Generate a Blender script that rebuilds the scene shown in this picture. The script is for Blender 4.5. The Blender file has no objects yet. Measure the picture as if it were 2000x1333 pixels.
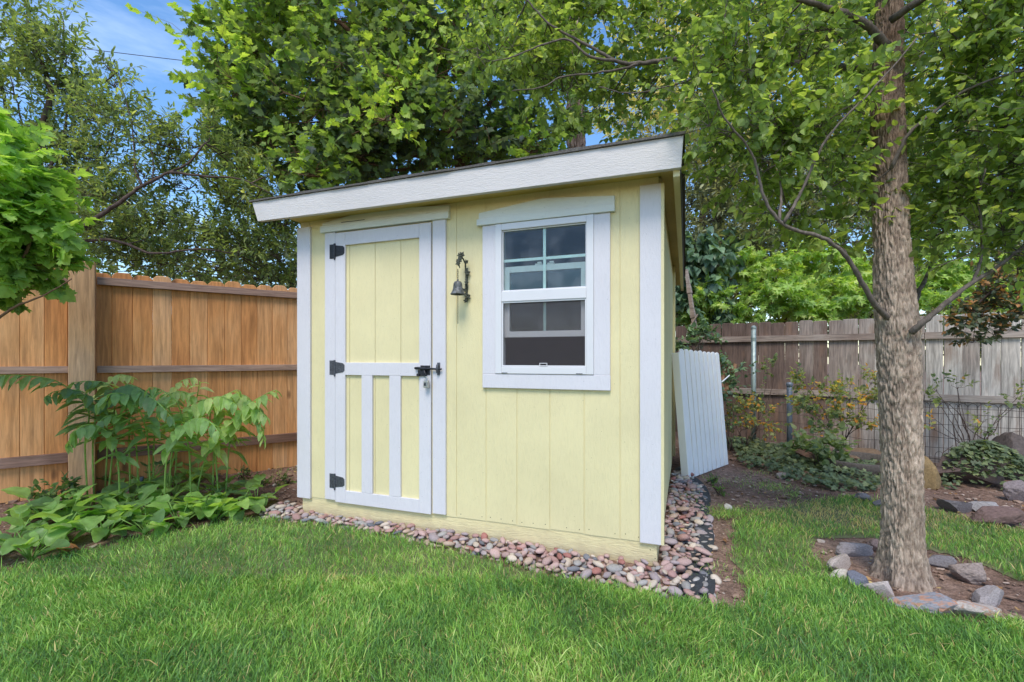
import bpy, bmesh, math, random
import numpy as np
from mathutils import Vector, Matrix, noise as mnoise

random.seed(7)
rng = np.random.default_rng(11)
S = bpy.context.scene
COL = S.collection
R_ = math.radians

# ------------------------------------------------------------------ camera, sky, sun, exposure
FOC, EYE, HOR = 914.0, 1.2, 700.0
cam_d = bpy.data.cameras.new("camera")
cam = bpy.data.objects.new("camera", cam_d)
COL.objects.link(cam)
cam.location = (0, 0, EYE)
cam.rotation_euler = (R_(90), 0, 0)
cam_d.sensor_width = 36.0
cam_d.lens = 36.0 * FOC / 2000.0
cam_d.shift_y = (HOR - 666.5) / 2000.0
cam_d.clip_start = 0.05
cam_d.clip_end = 500
S.camera = cam

SUN_EL, SUN_AZ = 56.0, 190.0      # azimuth clockwise from +Y: the sun is behind the camera, a little to its left
W = bpy.data.worlds.new("World")
S.world = W
W.use_nodes = True
nt = W.node_tree
nt.nodes.clear()
wo = nt.nodes.new("ShaderNodeOutputWorld")
bg = nt.nodes.new("ShaderNodeBackground")
sky = nt.nodes.new("ShaderNodeTexSky")
sky.sky_type = 'NISHITA'
sky.sun_disc = False
sky.sun_elevation = R_(SUN_EL)
sky.sun_rotation = R_(SUN_AZ)
sky.air_density = 1.0
sky.dust_density = 0.6
sky.ozone_density = 1.2
tc = nt.nodes.new("ShaderNodeTexCoord")
mp = nt.nodes.new("ShaderNodeMapping")
mp.inputs['Scale'].default_value = (1.2, 1.2, 4.5)
cn = nt.nodes.new("ShaderNodeTexNoise")
cn.inputs['Scale'].default_value = 2.3
cn.inputs['Detail'].default_value = 6
cn.inputs['Roughness'].default_value = 0.6
cr = nt.nodes.new("ShaderNodeValToRGB")
cr.color_ramp.elements[0].position = 0.52
cr.color_ramp.elements[0].color = (0.0, 0.0, 0.0, 1)
cr.color_ramp.elements[1].position = 0.92
cr.color_ramp.elements[1].color = (0.26, 0.26, 0.26, 1)
mx = nt.nodes.new("ShaderNodeMixRGB")
mx.inputs['Color2'].default_value = (9.0, 9.6, 10.6, 1)
nt.links.new(tc.outputs['Generated'], mp.inputs['Vector'])
nt.links.new(mp.outputs['Vector'], cn.inputs['Vector'])
nt.links.new(cn.outputs['Fac'], cr.inputs['Fac'])
nt.links.new(cr.outputs['Color'], mx.inputs['Fac'])
hs = nt.nodes.new("ShaderNodeHueSaturation")
hs.inputs['Saturation'].default_value = 1.22
hs.inputs['Value'].default_value = 0.95
nt.links.new(sky.outputs['Color'], hs.inputs['Color'])
nt.links.new(hs.outputs['Color'], mx.inputs['Color1'])
nt.links.new(mx.outputs['Color'], bg.inputs['Color'])
bg.inputs['Strength'].default_value = 0.15
nt.links.new(bg.outputs['Background'], wo.inputs['Surface'])

sl = bpy.data.lights.new("sun", 'SUN')
sun = bpy.data.objects.new("sun", sl)
COL.objects.link(sun)
sl.energy = 1.6
sl.angle = R_(24)
sl.color = (1.0, 0.93, 0.83)
az, el = R_(SUN_AZ), R_(SUN_EL)
sdir = Vector((math.sin(az) * math.cos(el), math.cos(az) * math.cos(el), math.sin(el)))
sun.rotation_euler = sdir.to_track_quat('Z', 'Y').to_euler()

S.view_settings.view_transform = 'Standard'
S.view_settings.look = 'None'
S.view_settings.gamma = 1
S.view_settings.exposure = 0.98
S.render.engine = 'CYCLES'
S.cycles.max_bounces = 10
S.cycles.diffuse_bounces = 6
S.cycles.glossy_bounces = 3
S.cycles.transmission_bounces = 8
S.cycles.transparent_max_bounces = 8
S.cycles.caustics_reflective = False
S.cycles.caustics_refractive = False

# ------------------------------------------------------------------ small helpers
def P(px, py, D):
    return Vector(((px - 1000) / FOC * D, D, EYE - (py - HOR) / FOC * D))

def GP(px, py):
    D = FOC * EYE / (py - HOR)
    return ((px - 1000) / FOC * D, D)

def smooth(t):
    t = np.clip(t, 0, 1)
    return t * t * (3 - 2 * t)

LF0, LFD = (-3.44, 3.93), (0.805, 0.593)        # left fence line: a point and its direction
RF0, RFD = (6.02, 5.50), (-0.844, 0.536)        # back right fence line

def gz(x, y):
    x = np.asarray(x, float); y = np.asarray(y, float)
    dl = (x - LF0[0]) * LFD[1] - (y - LF0[1]) * LFD[0]          # distance in front of the left fence
    z = 0.085 * smooth(1 - dl / 1.1) * smooth((0.6 - x) / 1.5)
    dr = -(x - RF0[0]) * 0.536 - (y - RF0[1]) * 0.844           # distance in front of the right fence
    z = z - 0.12 * smooth(1 - dr / 1.8) * smooth((x - 2.6) / 1.6)
    z = z + 0.012 * np.sin(x * 1.7 + 0.6) * np.cos(y * 1.3 + 0.4)
    return z

def tagged(o, label=None, cat=None, group=None, kind=None):
    if label: o['label'] = label
    if cat: o['category'] = cat
    if group: o['group'] = group
    if kind: o['kind'] = kind
    return o

def empty(name, loc=(0, 0, 0), rz=0.0, label=None, cat=None, group=None):
    o = bpy.data.objects.new(name, None)
    COL.objects.link(o)
    o.location = loc
    o.rotation_euler = (0, 0, rz)
    o.empty_display_size = 0.1
    return tagged(o, label, cat, group)

WORLD_KIDS = set()      # roots whose meshes are modelled in world coordinates
def link(name, me, mat=None, parent=None, world=False):
    o = bpy.data.objects.new(name, me)
    COL.objects.link(o)
    if mat is not None:
        for m in (mat if isinstance(mat, (list, tuple)) else [mat]):
            me.materials.append(m)
    if parent is not None:
        o.parent = parent
        if parent.name in WORLD_KIDS: o.location = -parent.location
        if world:                                   # vertices were given in world space
            o.matrix_parent_inverse = root_matrix(parent).inverted()
    return o

def root_matrix(o):
    M = Matrix.LocRotScale(o.location, o.rotation_euler, o.scale)
    if o.parent is not None:
        return root_matrix(o.parent) @ o.matrix_parent_inverse @ M
    return M

class MB:
    """collects boxes, prisms, tubes and lathes into one mesh"""
    def __init__(s):
        s.v, s.f, s.t, s.cur = [], [], [], 0.5
    def add(s, vs, fs):
        b = len(s.v)
        s.v += [tuple(p) for p in vs]
        s.t += [s.cur] * len(vs)
        s.f += [tuple(i + b for i in f) for f in fs]
    def box(s, x0, x1, y0, y1, z0, z1, M=None):
        vs = [Vector((x, y, z)) for x in (x0, x1) for y in (y0, y1) for z in (z0, z1)]
        if M is not None: vs = [M @ p for p in vs]
        s.add(vs, [(0, 1, 3, 2), (4, 6, 7, 5), (0, 4, 5, 1), (2, 3, 7, 6), (0, 2, 6, 4), (1, 5, 7, 3)])
    def prism(s, poly, y0, y1, M=None):             # polygon in xz, extruded in y
        n = len(poly)
        vs = [Vector((x, y0, z)) for x, z in poly] + [Vector((x, y1, z)) for x, z in poly]
        if M is not None: vs = [M @ p for p in vs]
        s.add(vs, [tuple(range(n)), tuple(range(2 * n - 1, n - 1, -1))] +
              [(i, n + i, n + (i + 1) % n, (i + 1) % n) for i in range(n)])
    def tube(s, pts, rad, seg=8, cap=True):
        pts = [Vector(p) for p in pts]
        if not isinstance(rad, (list, tuple, np.ndarray)): rad = [rad] * len(pts)
        ref = None
        vs = []
        for i, p in enumerate(pts):
            t = (pts[min(i + 1, len(pts) - 1)] - pts[max(i - 1, 0)])
            if t.length < 1e-9: t = Vector((0, 0, 1))
            t.normalize()
            if ref is None:
                ref = Vector((1, 0, 0)) if abs(t.x) < 0.8 else Vector((0, 1, 0))
            a = (ref - t * ref.dot(t)).normalized()
            ref = a
            b = t.cross(a)
            for k in range(seg):
                an = 2 * math.pi * k / seg
                vs.append(p + (a * math.cos(an) + b * math.sin(an)) * rad[i])
        n = len(pts)
        fs = [(i * seg + k, i * seg + (k + 1) % seg, (i + 1) * seg + (k + 1) % seg, (i + 1) * seg + k)
              for i in range(n - 1) for k in range(seg)]
        if cap:
            fs += [tuple(range(seg - 1, -1, -1)), tuple((n - 1) * seg + k for k in range(seg))]
        s.add(vs, fs)
    def lathe(s, prof, seg=20, M=None):             # (r, z) profile
        vs = []
        for r, z in prof:
            for k in range(seg):
                a = 2 * math.pi * k / seg
                p = Vector((r * math.cos(a), r * math.sin(a), z))
                vs.append(M @ p if M is not None else p)
        n = len(prof)
        s.add(vs, [(i * seg + k, i * seg + (k + 1) % seg, (i + 1) * seg + (k + 1) % seg, (i + 1) * seg + k)
                   for i in range(n - 1) for k in range(seg)])
    def build(s, name, mat=None, parent=None, bevel=0.0, smooth_=False, world=False, segs=2):
        me = bpy.data.meshes.new(name)
        me.from_pydata(s.v, [], s.f)
        a = me.attributes.new('tint', 'FLOAT', 'POINT')
        a.data.foreach_set('value', np.array(s.t, dtype=np.float32))
        me.update()
        if smooth_: me.shade_smooth()
        o = link(name, me, mat, parent, world)
        if bevel > 0:
            m = o.modifiers.new('bevel', 'BEVEL')
            m.width = bevel; m.segments = segs; m.limit_method = 'ANGLE'; m.angle_limit = R_(40)
        return o

def tri_mesh(name, V, T, tint=None, extra=None, smooth_=False):
    me = bpy.data.meshes.new(name)
    V = np.ascontiguousarray(V, dtype=np.float32); T = np.ascontiguousarray(T, dtype=np.int32)
    me.vertices.add(len(V)); me.vertices.foreach_set('co', V.ravel())
    me.loops.add(T.size); me.loops.foreach_set('vertex_index', T.ravel())
    me.polygons.add(len(T))
    me.polygons.foreach_set('loop_start', np.arange(0, T.size, T.shape[1], dtype=np.int32))
    me.update(calc_edges=True)
    if tint is not None:
        a = me.attributes.new('tint', 'FLOAT', 'POINT')
        a.data.foreach_set('value', np.ascontiguousarray(tint, dtype=np.float32))
    for k, arr in (extra or {}).items():
        a = me.attributes.new(k, 'FLOAT', 'POINT')
        a.data.foreach_set('value', np.ascontiguousarray(arr, dtype=np.float32))
    me.polygons.foreach_set('use_smooth', np.full(len(T), smooth_, dtype=bool))
    return me

# ------------------------------------------------------------------ materials
def new_mat(name):
    m = bpy.data.materials.new(name)
    m.use_nodes = True
    n = m.node_tree
    n.nodes.clear()
    out = n.nodes.new('ShaderNodeOutputMaterial')
    b = n.nodes.new('ShaderNodeBsdfPrincipled')
    n.links.new(b.outputs['BSDF'], out.inputs['Surface'])
    return m, n, b, out

def nd(n, typ, **kw):
    x = n.nodes.new(typ)
    for k, v in kw.items():
        if k in x.inputs: x.inputs[k].default_value = v
        else: setattr(x, k, v)
    return x

def ramp(n, stops, fac=None):
    r = n.nodes.new('ShaderNodeValToRGB')
    e = r.color_ramp.elements
    while len(e) < len(stops): e.new(0.5)
    for i, (p, c) in enumerate(stops):
        e[i].position = p
        e[i].color = (c, c, c, 1) if isinstance(c, (int, float)) else (*c, 1)
    if fac is not None: n.links.new(fac, r.inputs['Fac'])
    return r

def mathn(n, op, a, b_=0.0, c_=0.0):
    x = n.nodes.new('ShaderNodeMath'); x.operation = op
    n.links.new(a, x.inputs[0]); x.inputs[1].default_value = b_; x.inputs[2].default_value = c_
    return x.outputs['Value']

def mixc(n, mode, fac, a, b):
    x = n.nodes.new('ShaderNodeMixRGB')
    x.blend_type = mode
    for k, v in (('Fac', fac), ('Color1', a), ('Color2', b)):
        if isinstance(v, (int, float)): x.inputs[k].default_value = v if k == 'Fac' else (v, v, v, 1)
        elif isinstance(v, tuple): x.inputs[k].default_value = (*v, 1)
        else: n.links.new(v, x.inputs[k])
    return x.outputs['Color']

def coords(n, scale=(1, 1, 1), kind='Object', shift_by_tint=0.0):
    c = n.nodes.new('ShaderNodeTexCoord')
    m = n.nodes.new('ShaderNodeMapping')
    m.inputs['Scale'].default_value = scale
    n.links.new(c.outputs[kind], m.inputs['Vector'])
    if shift_by_tint:
        a = n.nodes.new('ShaderNodeAttribute'); a.attribute_name = 'tint'
        q = n.nodes.new('ShaderNodeVectorMath'); q.operation = 'SCALE'
        q.inputs[0].default_value = (31.7, 17.3, 53.1)
        n.links.new(a.outputs['Fac'], q.inputs['Scale'])
        w = n.nodes.new('ShaderNodeVectorMath'); w.operation = 'ADD'
        n.links.new(m.outputs['Vector'], w.inputs[0]); n.links.new(q.outputs['Vector'], w.inputs[1])
        return w.outputs['Vector']
    return m.outputs['Vector']

def noise(n, vec, scale, detail=4, rough=0.55, dist=0.0):
    x = n.nodes.new('ShaderNodeTexNoise')
    x.inputs['Scale'].default_value = scale
    x.inputs['Detail'].default_value = detail
    x.inputs['Roughness'].default_value = rough
    x.inputs['Distortion'].default_value = dist
    n.links.new(vec, x.inputs['Vector'])
    return x.outputs['Fac']

def bump(n, b, h, strength=0.4, dist=0.01):
    x = n.nodes.new('ShaderNodeBump')
    x.inputs['Strength'].default_value = strength
    x.inputs['Distance'].default_value = dist
    n.links.new(h, x.inputs['Height'])
    n.links.new(x.outputs['Normal'], b.inputs['Normal'])

def paint_mat(name, col, grain=(9, 9, 1.6), gs=0.5, dirt=0.12, rough=0.6, low_dirt=False):
    """painted embossed wood siding: wavy raised grain, faint streaks and specks"""
    m, n, b, out = new_mat(name)
    v = coords(n, grain)
    g = noise(n, v, 9.0, 7, 0.62, 1.6)
    v2 = coords(n, (1, 1, 1))
    big = noise(n, v2, 1.7, 4)
    fine = noise(n, v2, 160, 2)
    c = mixc(n, 'MULTIPLY', 1.0, col, ramp(n, [(0.3, 1 - dirt), (0.65, 1.0)], big).outputs['Color'])
    c = mixc(n, 'MULTIPLY', 1.0, c, ramp(n, [(0.34, 0.945), (0.52, 1.0)], g).outputs['Color'])
    sp = nd(n, 'ShaderNodeTexVoronoi', Scale=21.0)
    n.links.new(v2, sp.inputs['Vector'])
    c = mixc(n, 'MULTIPLY', 1.0, c, ramp(n, [(0.035, 0.62), (0.06, 1.0)], sp.outputs['Distance']).outputs['Color'])
    if low_dirt:                                     # soil splash just above the ground
        z = nd(n, 'ShaderNodeSeparateXYZ'); n.links.new(v2, z.inputs['Vector'])
        ad = nd(n, 'ShaderNodeMath', operation='MULTIPLY_ADD'); ad.inputs[1].default_value = 0.16; n.links.new(noise(n, v2, 14, 5), ad.inputs[0]); n.links.new(z.outputs['Z'], ad.inputs[2])
        dr = ramp(n, [(0.10, 1.0), (0.19, 0.0)], ad.outputs['Value']).outputs['Color']
        c = mixc(n, 'MIX', mixc(n, 'MULTIPLY', 1.0, dr, (0.45, 0.45, 0.45)), c, (0.42, 0.33, 0.22))
    n.links.new(c, b.inputs['Base Color'])
    b.inputs['Roughness'].default_value = rough
    b.inputs['Specular IOR Level'].default_value = 0.35
    ad2 = mixc(n, 'ADD', 0.35, g, fine)
    bump(n, b, ad2, gs, 0.006)
    return m

def plank_mat(name, stops, grain_dark=0.6, knots=True, rough=0.75, axis_z=True, stain=None):
    """bare timber: colour per board from the tint attribute, long grain, knots"""
    m, n, b, out = new_mat(name)
    at = nd(n, 'ShaderNodeAttribute', attribute_name='tint')
    v = coords(n, (1, 1, 0.07) if axis_z else (0.07, 0.07, 1), shift_by_tint=1.0)
    g = noise(n, v, 60, 6, 0.65, 0.5)
    g2 = noise(n, v, 13, 4, 0.6, 2.0)
    vb = coords(n, (1, 1, 0.5), shift_by_tint=1.0)
    big = noise(n, vb, 2.6, 4)
    f = nd(n, 'ShaderNodeMath', operation='MULTIPLY_ADD')
    n.links.new(big, f.inputs[0]); f.inputs[1].default_value = 0.9
    h = nd(n, 'ShaderNodeMath', operation='MULTIPLY_ADD')
    n.links.new(at.outputs['Fac'], h.inputs[0]); h.inputs[1].default_value = 0.6; h.inputs[2].default_value = -0.25
    n.links.new(h.outputs['Value'], f.inputs[2])
    c = ramp(n, stops, f.outputs['Value']).outputs['Color']
    c = mixc(n, 'MULTIPLY', 1.0, c, ramp(n, [(0.35, grain_dark), (0.6, 1.0)], g).outputs['Color'])
    c = mixc(n, 'MULTIPLY', 1.0, c, ramp(n, [(0.38, 0.78), (0.55, 1.0)], g2).outputs['Color'])
    if stain is not None:
        c = mixc(n, 'MIX', ramp(n, [(0.56, 0.0), (0.72, 0.8)], noise(n, coords(n, (3, 3, 0.8)), 1.8, 5)).outputs['Color'], c, stain)
    if knots:
        vk = coords(n, (1, 1, 0.42), shift_by_tint=1.0)
        k = nd(n, 'ShaderNodeTexVoronoi', Scale=4.2); n.links.new(vk, k.inputs['Vector'])
        c = mixc(n, 'MIX', ramp(n, [(0.04, 0.85), (0.075, 0.55), (0.115, 0.0)], k.outputs['Distance']).outputs['Color'], c, (0.10, 0.045, 0.02))
    n.links.new(c, b.inputs['Base Color'])
    b.inputs['Roughness'].default_value = rough
    b.inputs['Specular IOR Level'].default_value = 0.25
    bump(n, b, g, 0.5, 0.004)
    return m

def simple_mat(name, col, rough=0.5, metal=0.0, var=0.2, scale=30, bs=0.2, bd=0.002, col2=None):
    m, n, b, out = new_mat(name)
    v = coords(n)
    f = noise(n, v, scale, 5, 0.6)
    c2 = col2 or tuple(c * (1 - var) for c in col)
    c = ramp(n, [(0.35, c2), (0.62, col)], f).outputs['Color']
    n.links.new(c, b.inputs['Base Color'])
    b.inputs['Roughness'].default_value = rough
    b.inputs['Metallic'].default_value = metal
    bump(n, b, f, bs, bd)
    return m

def leaf_mat(name, stops, trans=0.35, rough=0.45, spec=0.4, tcol=None, vein=False):
    m, n, b, out = new_mat(name)
    at = nd(n, 'ShaderNodeAttribute', attribute_name='tint')
    c = ramp(n, stops, at.outputs['Fac']).outputs['Color']
    f = noise(n, coords(n), 25, 3)
    c = mixc(n, 'MULTIPLY', 1.0, c, ramp(n, [(0.3, 0.8), (0.7, 1.12)], f).outputs['Color'])
    if vein:
        av = nd(n, 'ShaderNodeAttribute', attribute_name='vein')
        c = mixc(n, 'MULTIPLY', 1.0, c, ramp(n, [(0.0, 0.72), (0.8, 1.05), (1.0, 1.35)], av.outputs['Fac']).outputs['Color'])
        bump(n, b, av.outputs['Fac'], 0.5, 0.004)
    n.links.new(c, b.inputs['Base Color'])
    b.inputs['Roughness'].default_value = rough
    b.inputs['Specular IOR Level'].default_value = spec
    t = nd(n, 'ShaderNodeBsdfTranslucent')
    tc_ = mixc(n, 'MULTIPLY', 1.0, c, tcol or (1.75, 1.7, 0.75))
    n.links.new(tc_, t.inputs['Color'])
    ms = nd(n, 'ShaderNodeMixShader'); ms.inputs['Fac'].default_value = trans
    n.links.new(b.outputs['BSDF'], ms.inputs[1]); n.links.new(t.outputs['BSDF'], ms.inputs[2])
    n.links.new(ms.outputs['Shader'], out.inputs['Surface'])
    return m

def bark_mat(name, c1, c2, zs=0.25, scale=30, bs=0.8, bd=0.012):
    m, n, b, out = new_mat(name)
    v = coords(n, (1, 1, zs))
    f = noise(n, v, scale, 8, 0.7, 0.8)
    c = ramp(n, [(0.32, c1), (0.68, c2)], f).outputs['Color']
    big = noise(n, coords(n), 3, 3)
    c = mixc(n, 'MULTIPLY', 1.0, c, ramp(n, [(0.3, 0.8), (0.7, 1.15)], big).outputs['Color'])
    at = nd(n, 'ShaderNodeAttribute', attribute_name='tint')
    c = mixc(n, 'MULTIPLY', 1.0, c, ramp(n, [(0.0, 0.35), (0.5, 1.0), (1.0, 1.5)], at.outputs['Fac']).outputs['Color'])
    n.links.new(c, b.inputs['Base Color'])
    if name == 'pear_bark':                          # the bark of the upper stem is darker and redder
        zz = nd(n, 'ShaderNodeSeparateXYZ'); n.links.new(coords(n), zz.inputs['Vector'])
        c = mixc(n, 'MIX', ramp(n, [(0.42, 0.0), (0.62, 0.85)], mathn(n, 'MULTIPLY_ADD', zz.outputs['Z'], 0.25, 0.0)).outputs['Color'], c, mixc(n, 'MULTIPLY', 1.0, c, (0.55, 0.46, 0.42)))
        n.links.new(c, b.inputs['Base Color'])
    b.inputs['Roughness'].default_value = 0.9
    b.inputs['Specular IOR Level'].default_value = 0.15
    bump(n, b, f, bs, bd)
    return m

def stone_mat(name, use_obj_color=True, col=(0.3, 0.25, 0.22), col2=None, scale=14, lichen=None):
    m, n, b, out = new_mat(name)
    if use_obj_color:
        oi = nd(n, 'ShaderNodeObjectInfo'); base = oi.outputs['Color']
    else:
        base = col
    f = noise(n, coords(n), scale, 6, 0.65)
    c = mixc(n, 'MULTIPLY', 1.0, base, ramp(n, [(0.3, 0.62), (0.7, 1.25)], f).outputs['Color'])
    if col2: c = mixc(n, 'MIX', ramp(n, [(0.5, 0.0), (0.62, 0.85)], noise(n, coords(n), scale * 0.35, 4)).outputs['Color'], c, col2)
    n.links.new(c, b.inputs['Base Color'])
    b.inputs['Roughness'].default_value = 0.85
    b.inputs['Specular IOR Level'].default_value = 0.2
    bump(n, b, f, 0.45, 0.006)
    return m

M = {}
M['yellow'] = paint_mat('yellow_paint', (0.75, 0.665, 0.385), low_dirt=True)
M['white'] = paint_mat('white_paint', (0.655, 0.635, 0.665), gs=0.35, dirt=0.06)
M['barge'] = paint_mat('cream_white_paint', (0.60, 0.57, 0.55), grain=(1.6, 9, 9), gs=0.6, dirt=0.08)
M['header'] = paint_mat('shaded_header_paint', (0.69, 0.71, 0.66), grain=(1.6, 9, 9), gs=0.4, dirt=0.1)  # trim white turned greenish, the overhang's soft shadow put into the colour
M['found'] = paint_mat('yellow_skirt_paint', (0.77, 0.67, 0.38), grain=(1.2, 9, 9), gs=0.9, dirt=0.12, low_dirt=True)
M['vinyl'] = simple_mat('white_vinyl', (0.86, 0.85, 0.85), 0.35, 0, 0.04, 4, 0.02)
M['window_vinyl'] = simple_mat('window_vinyl', (0.66, 0.655, 0.67), 0.35, 0, 0.04, 4, 0.02)
M['mint'] = simple_mat('pale_mint_grille', (0.80, 0.92, 0.90), 0.4, 0, 0.05, 5, 0.02)
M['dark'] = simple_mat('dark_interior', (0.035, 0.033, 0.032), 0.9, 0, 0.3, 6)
M['iron'] = simple_mat('dark_iron', (0.045, 0.045, 0.052), 0.45, 0.7, 0.4, 60, 0.3)
M['hinge_grey'] = simple_mat('grey_coated_steel', (0.12, 0.125, 0.145), 0.5, 0.6, 0.45, 70, 0.3)
M['steel'] = simple_mat('brushed_steel', (0.55, 0.55, 0.50), 0.38, 0.9, 0.25, 50, 0.1)
M['bell'] = simple_mat('aged_bronze', (0.17, 0.175, 0.18), 0.6, 0.5, 0.55, 60, 0.6, 0.003, (0.055, 0.06, 0.05))
M['verdigris'] = simple_mat('verdigris_iron', (0.09, 0.10, 0.075), 0.7, 0.3, 0.5, 80, 0.6, 0.003)
M['shingle'] = simple_mat('asphalt_shingle', (0.13, 0.12, 0.11), 0.95, 0, 0.5, 120, 0.8, 0.004)
M['soffit'] = paint_mat('shaded_soffit_paint', (0.62, 0.47, 0.17), grain=(9, 1.4, 9), gs=0.5, dirt=0.25)  # yellow paint browned: the shade under the eave is put into the colour
M['cedar'] = plank_mat('cedar_boards', [(0.05, (0.48, 0.19, 0.065)), (0.40, (0.63, 0.29, 0.105)), (0.66, (0.70, 0.38, 0.175)), (0.95, (0.68, 0.42, 0.24))], 0.70)
M['cedar_rail'] = plank_mat('cedar_rails', [(0.2, (0.20, 0.115, 0.085)), (0.5, (0.33, 0.205, 0.16)), (0.8, (0.41, 0.28, 0.22))], 0.6, axis_z=False)
M['cedar_post'] = plank_mat('cedar_post', [(0.2, (0.50, 0.26, 0.12)), (0.5, (0.62, 0.37, 0.20)), (0.8, (0.64, 0.44, 0.30))], 0.7)
M['grey_board'] = plank_mat('weathered_boards', [(0.0, (0.115, 0.075, 0.060)), (0.35, (0.215, 0.150, 0.122)), (0.6, (0.39, 0.325, 0.28)), (0.85, (0.58, 0.53, 0.47)), (1.0, (0.64, 0.59, 0.53))], 0.55, stain=(0.24, 0.14, 0.09))
M['grey_rail'] = plank_mat('weathered_rails', [(0.1, (0.21, 0.14, 0.11)), (0.5, (0.38, 0.30, 0.25)), (0.9, (0.52, 0.46, 0.40))], 0.55, axis_z=False)
M['galv'] = simple_mat('galvanised_steel', (0.33, 0.40, 0.38), 0.5, 0.5, 0.3, 25, 0.1)
M['pipe'] = simple_mat('blue_grey_pipe', (0.17, 0.20, 0.25), 0.55, 0.3, 0.3, 25, 0.1)
M['wire'] = simple_mat('rusty_wire', (0.07, 0.05, 0.045), 0.7, 0.4, 0.4, 80)
M['fabric'] = simple_mat('landscape_fabric', (0.045, 0.05, 0.058), 0.8, 0, 0.5, 70, 0.6, 0.004)
M['pear_bark'] = bark_mat('pear_bark', (0.20, 0.142, 0.105), (0.54, 0.425, 0.33), 0.30, 34, 0.9, 0.012)
M['limb_bark'] = bark_mat('limb_bark', (0.075, 0.062, 0.052), (0.21, 0.17, 0.145), 0.6, 40, 0.6, 0.006)
M['dark_bark'] = bark_mat('dark_bark', (0.045, 0.03, 0.025), (0.14, 0.10, 0.085), 0.5, 40, 0.6, 0.006)
M['maple_bark'] = bark_mat('maple_bark', (0.09, 0.05, 0.03), (0.24, 0.145, 0.09), 0.5, 30, 0.6, 0.006)
M['cedar_bark'] = bark_mat('shaggy_bark', (0.10, 0.055, 0.04), (0.42, 0.31, 0.25), 0.08, 40, 1.0, 0.03)
M['snag'] = bark_mat('split_stump_wood', (0.14, 0.075, 0.05), (0.46, 0.27, 0.17), 0.12, 40, 0.9, 0.012)
M['stone'] = stone_mat('river_stone')
M['rock'] = stone_mat('field_rock', scale=9)
M['rusty_rock'] = stone_mat('rusty_rock', scale=9, col2=(0.40, 0.20, 0.12))
M['concrete'] = stone_mat('aggregate', False, (0.10, 0.085, 0.075), scale=60)

GREEN = dict(
    maple=[(0, (0.032, 0.068, 0.042)), (0.45, (0.070, 0.15, 0.042)), (0.8, (0.16, 0.33, 0.045)), (1, (0.24, 0.43, 0.06))],
    plum=[(0, (0.05, 0.09, 0.045)), (0.5, (0.11, 0.205, 0.06)), (0.85, (0.17, 0.31, 0.08)), (1, (0.26, 0.38, 0.12))],
    pear=[(0, (0.07, 0.15, 0.035)), (0.5, (0.13, 0.26, 0.05)), (0.85, (0.22, 0.38, 0.08)), (1, (0.27, 0.42, 0.11))],
    lime=[(0, (0.14, 0.26, 0.06)), (0.5, (0.27, 0.42, 0.09)), (1, (0.42, 0.57, 0.16))],
    viburnum=[(0, (0.07, 0.18, 0.03)), (0.5, (0.145, 0.34, 0.05)), (1, (0.25, 0.48, 0.09))],
    evergreen=[(0, (0.05, 0.085, 0.05)), (0.5, (0.12, 0.19, 0.085)), (1, (0.26, 0.35, 0.14))],
    glossy=[(0, (0.03, 0.085, 0.05)), (0.5, (0.06, 0.15, 0.07)), (1, (0.13, 0.27, 0.10))],
    olive=[(0, (0.16, 0.22, 0.07)), (0.5, (0.32, 0.38, 0.13)), (1, (0.58, 0.56, 0.26))],
    hosta=[(0, (0.042, 0.12, 0.032)), (0.5, (0.105, 0.25, 0.05)), (0.9, (0.17, 0.35, 0.065)), (1, (0.50, 0.58, 0.30))],
    seal=[(0, (0.055, 0.15, 0.06)), (0.5, (0.15, 0.33, 0.085)), (1, (0.34, 0.52, 0.18))],
    ivy=[(0, (0.03, 0.065, 0.022)), (0.6, (0.07, 0.135, 0.045)), (1, (0.15, 0.24, 0.08))],
    nandina=[(0, (0.05, 0.12, 0.05)), (0.6, (0.14, 0.24, 0.085)), (0.90, (0.22, 0.32, 0.10)), (0.95, (0.42, 0.40, 0.05)), (1, (0.38, 0.24, 0.04))],
    rust=[(0, (0.03, 0.065, 0.03)), (0.62, (0.06, 0.11, 0.04)), (0.76, (0.12, 0.13, 0.04)), (0.84, (0.24, 0.16, 0.04)), (1, (0.32, 0.21, 0.06))],
)
for k, s_ in GREEN.items():
    rm_ = 1.45 if k == 'lime' else 1.78
    s_ = [(p_, (min(.7, c_[0] * rm_ + .014), min(.68, c_[1] * 1.30 + .010), c_[2] * 1.45 + .024)) for p_, c_ in s_]
    M['leaf_' + k] = leaf_mat(k + '_leaves', s_, trans=0.30 if k in ('evergreen', 'glossy', 'ivy', 'rust') else 0.52,
                              rough=0.42 if k in ('glossy', 'pear', 'hosta', 'seal') else 0.55, vein=(k == 'hosta'))
# ------------------------------------------------------------------ ground, lawn, grass
def inside(poly, x, y):
    x = np.asarray(x); y = np.asarray(y)
    r = np.zeros(x.shape, bool)
    n = len(poly)
    for i in range(n):
        x0, y0 = poly[i]; x1, y1 = poly[(i + 1) % n]
        c = (y0 > y) != (y1 > y)
        r ^= c & (x < (x1 - x0) * (y - y0) / ((y1 - y0) if y1 != y0 else 1e-9) + x0)
    return r

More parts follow.
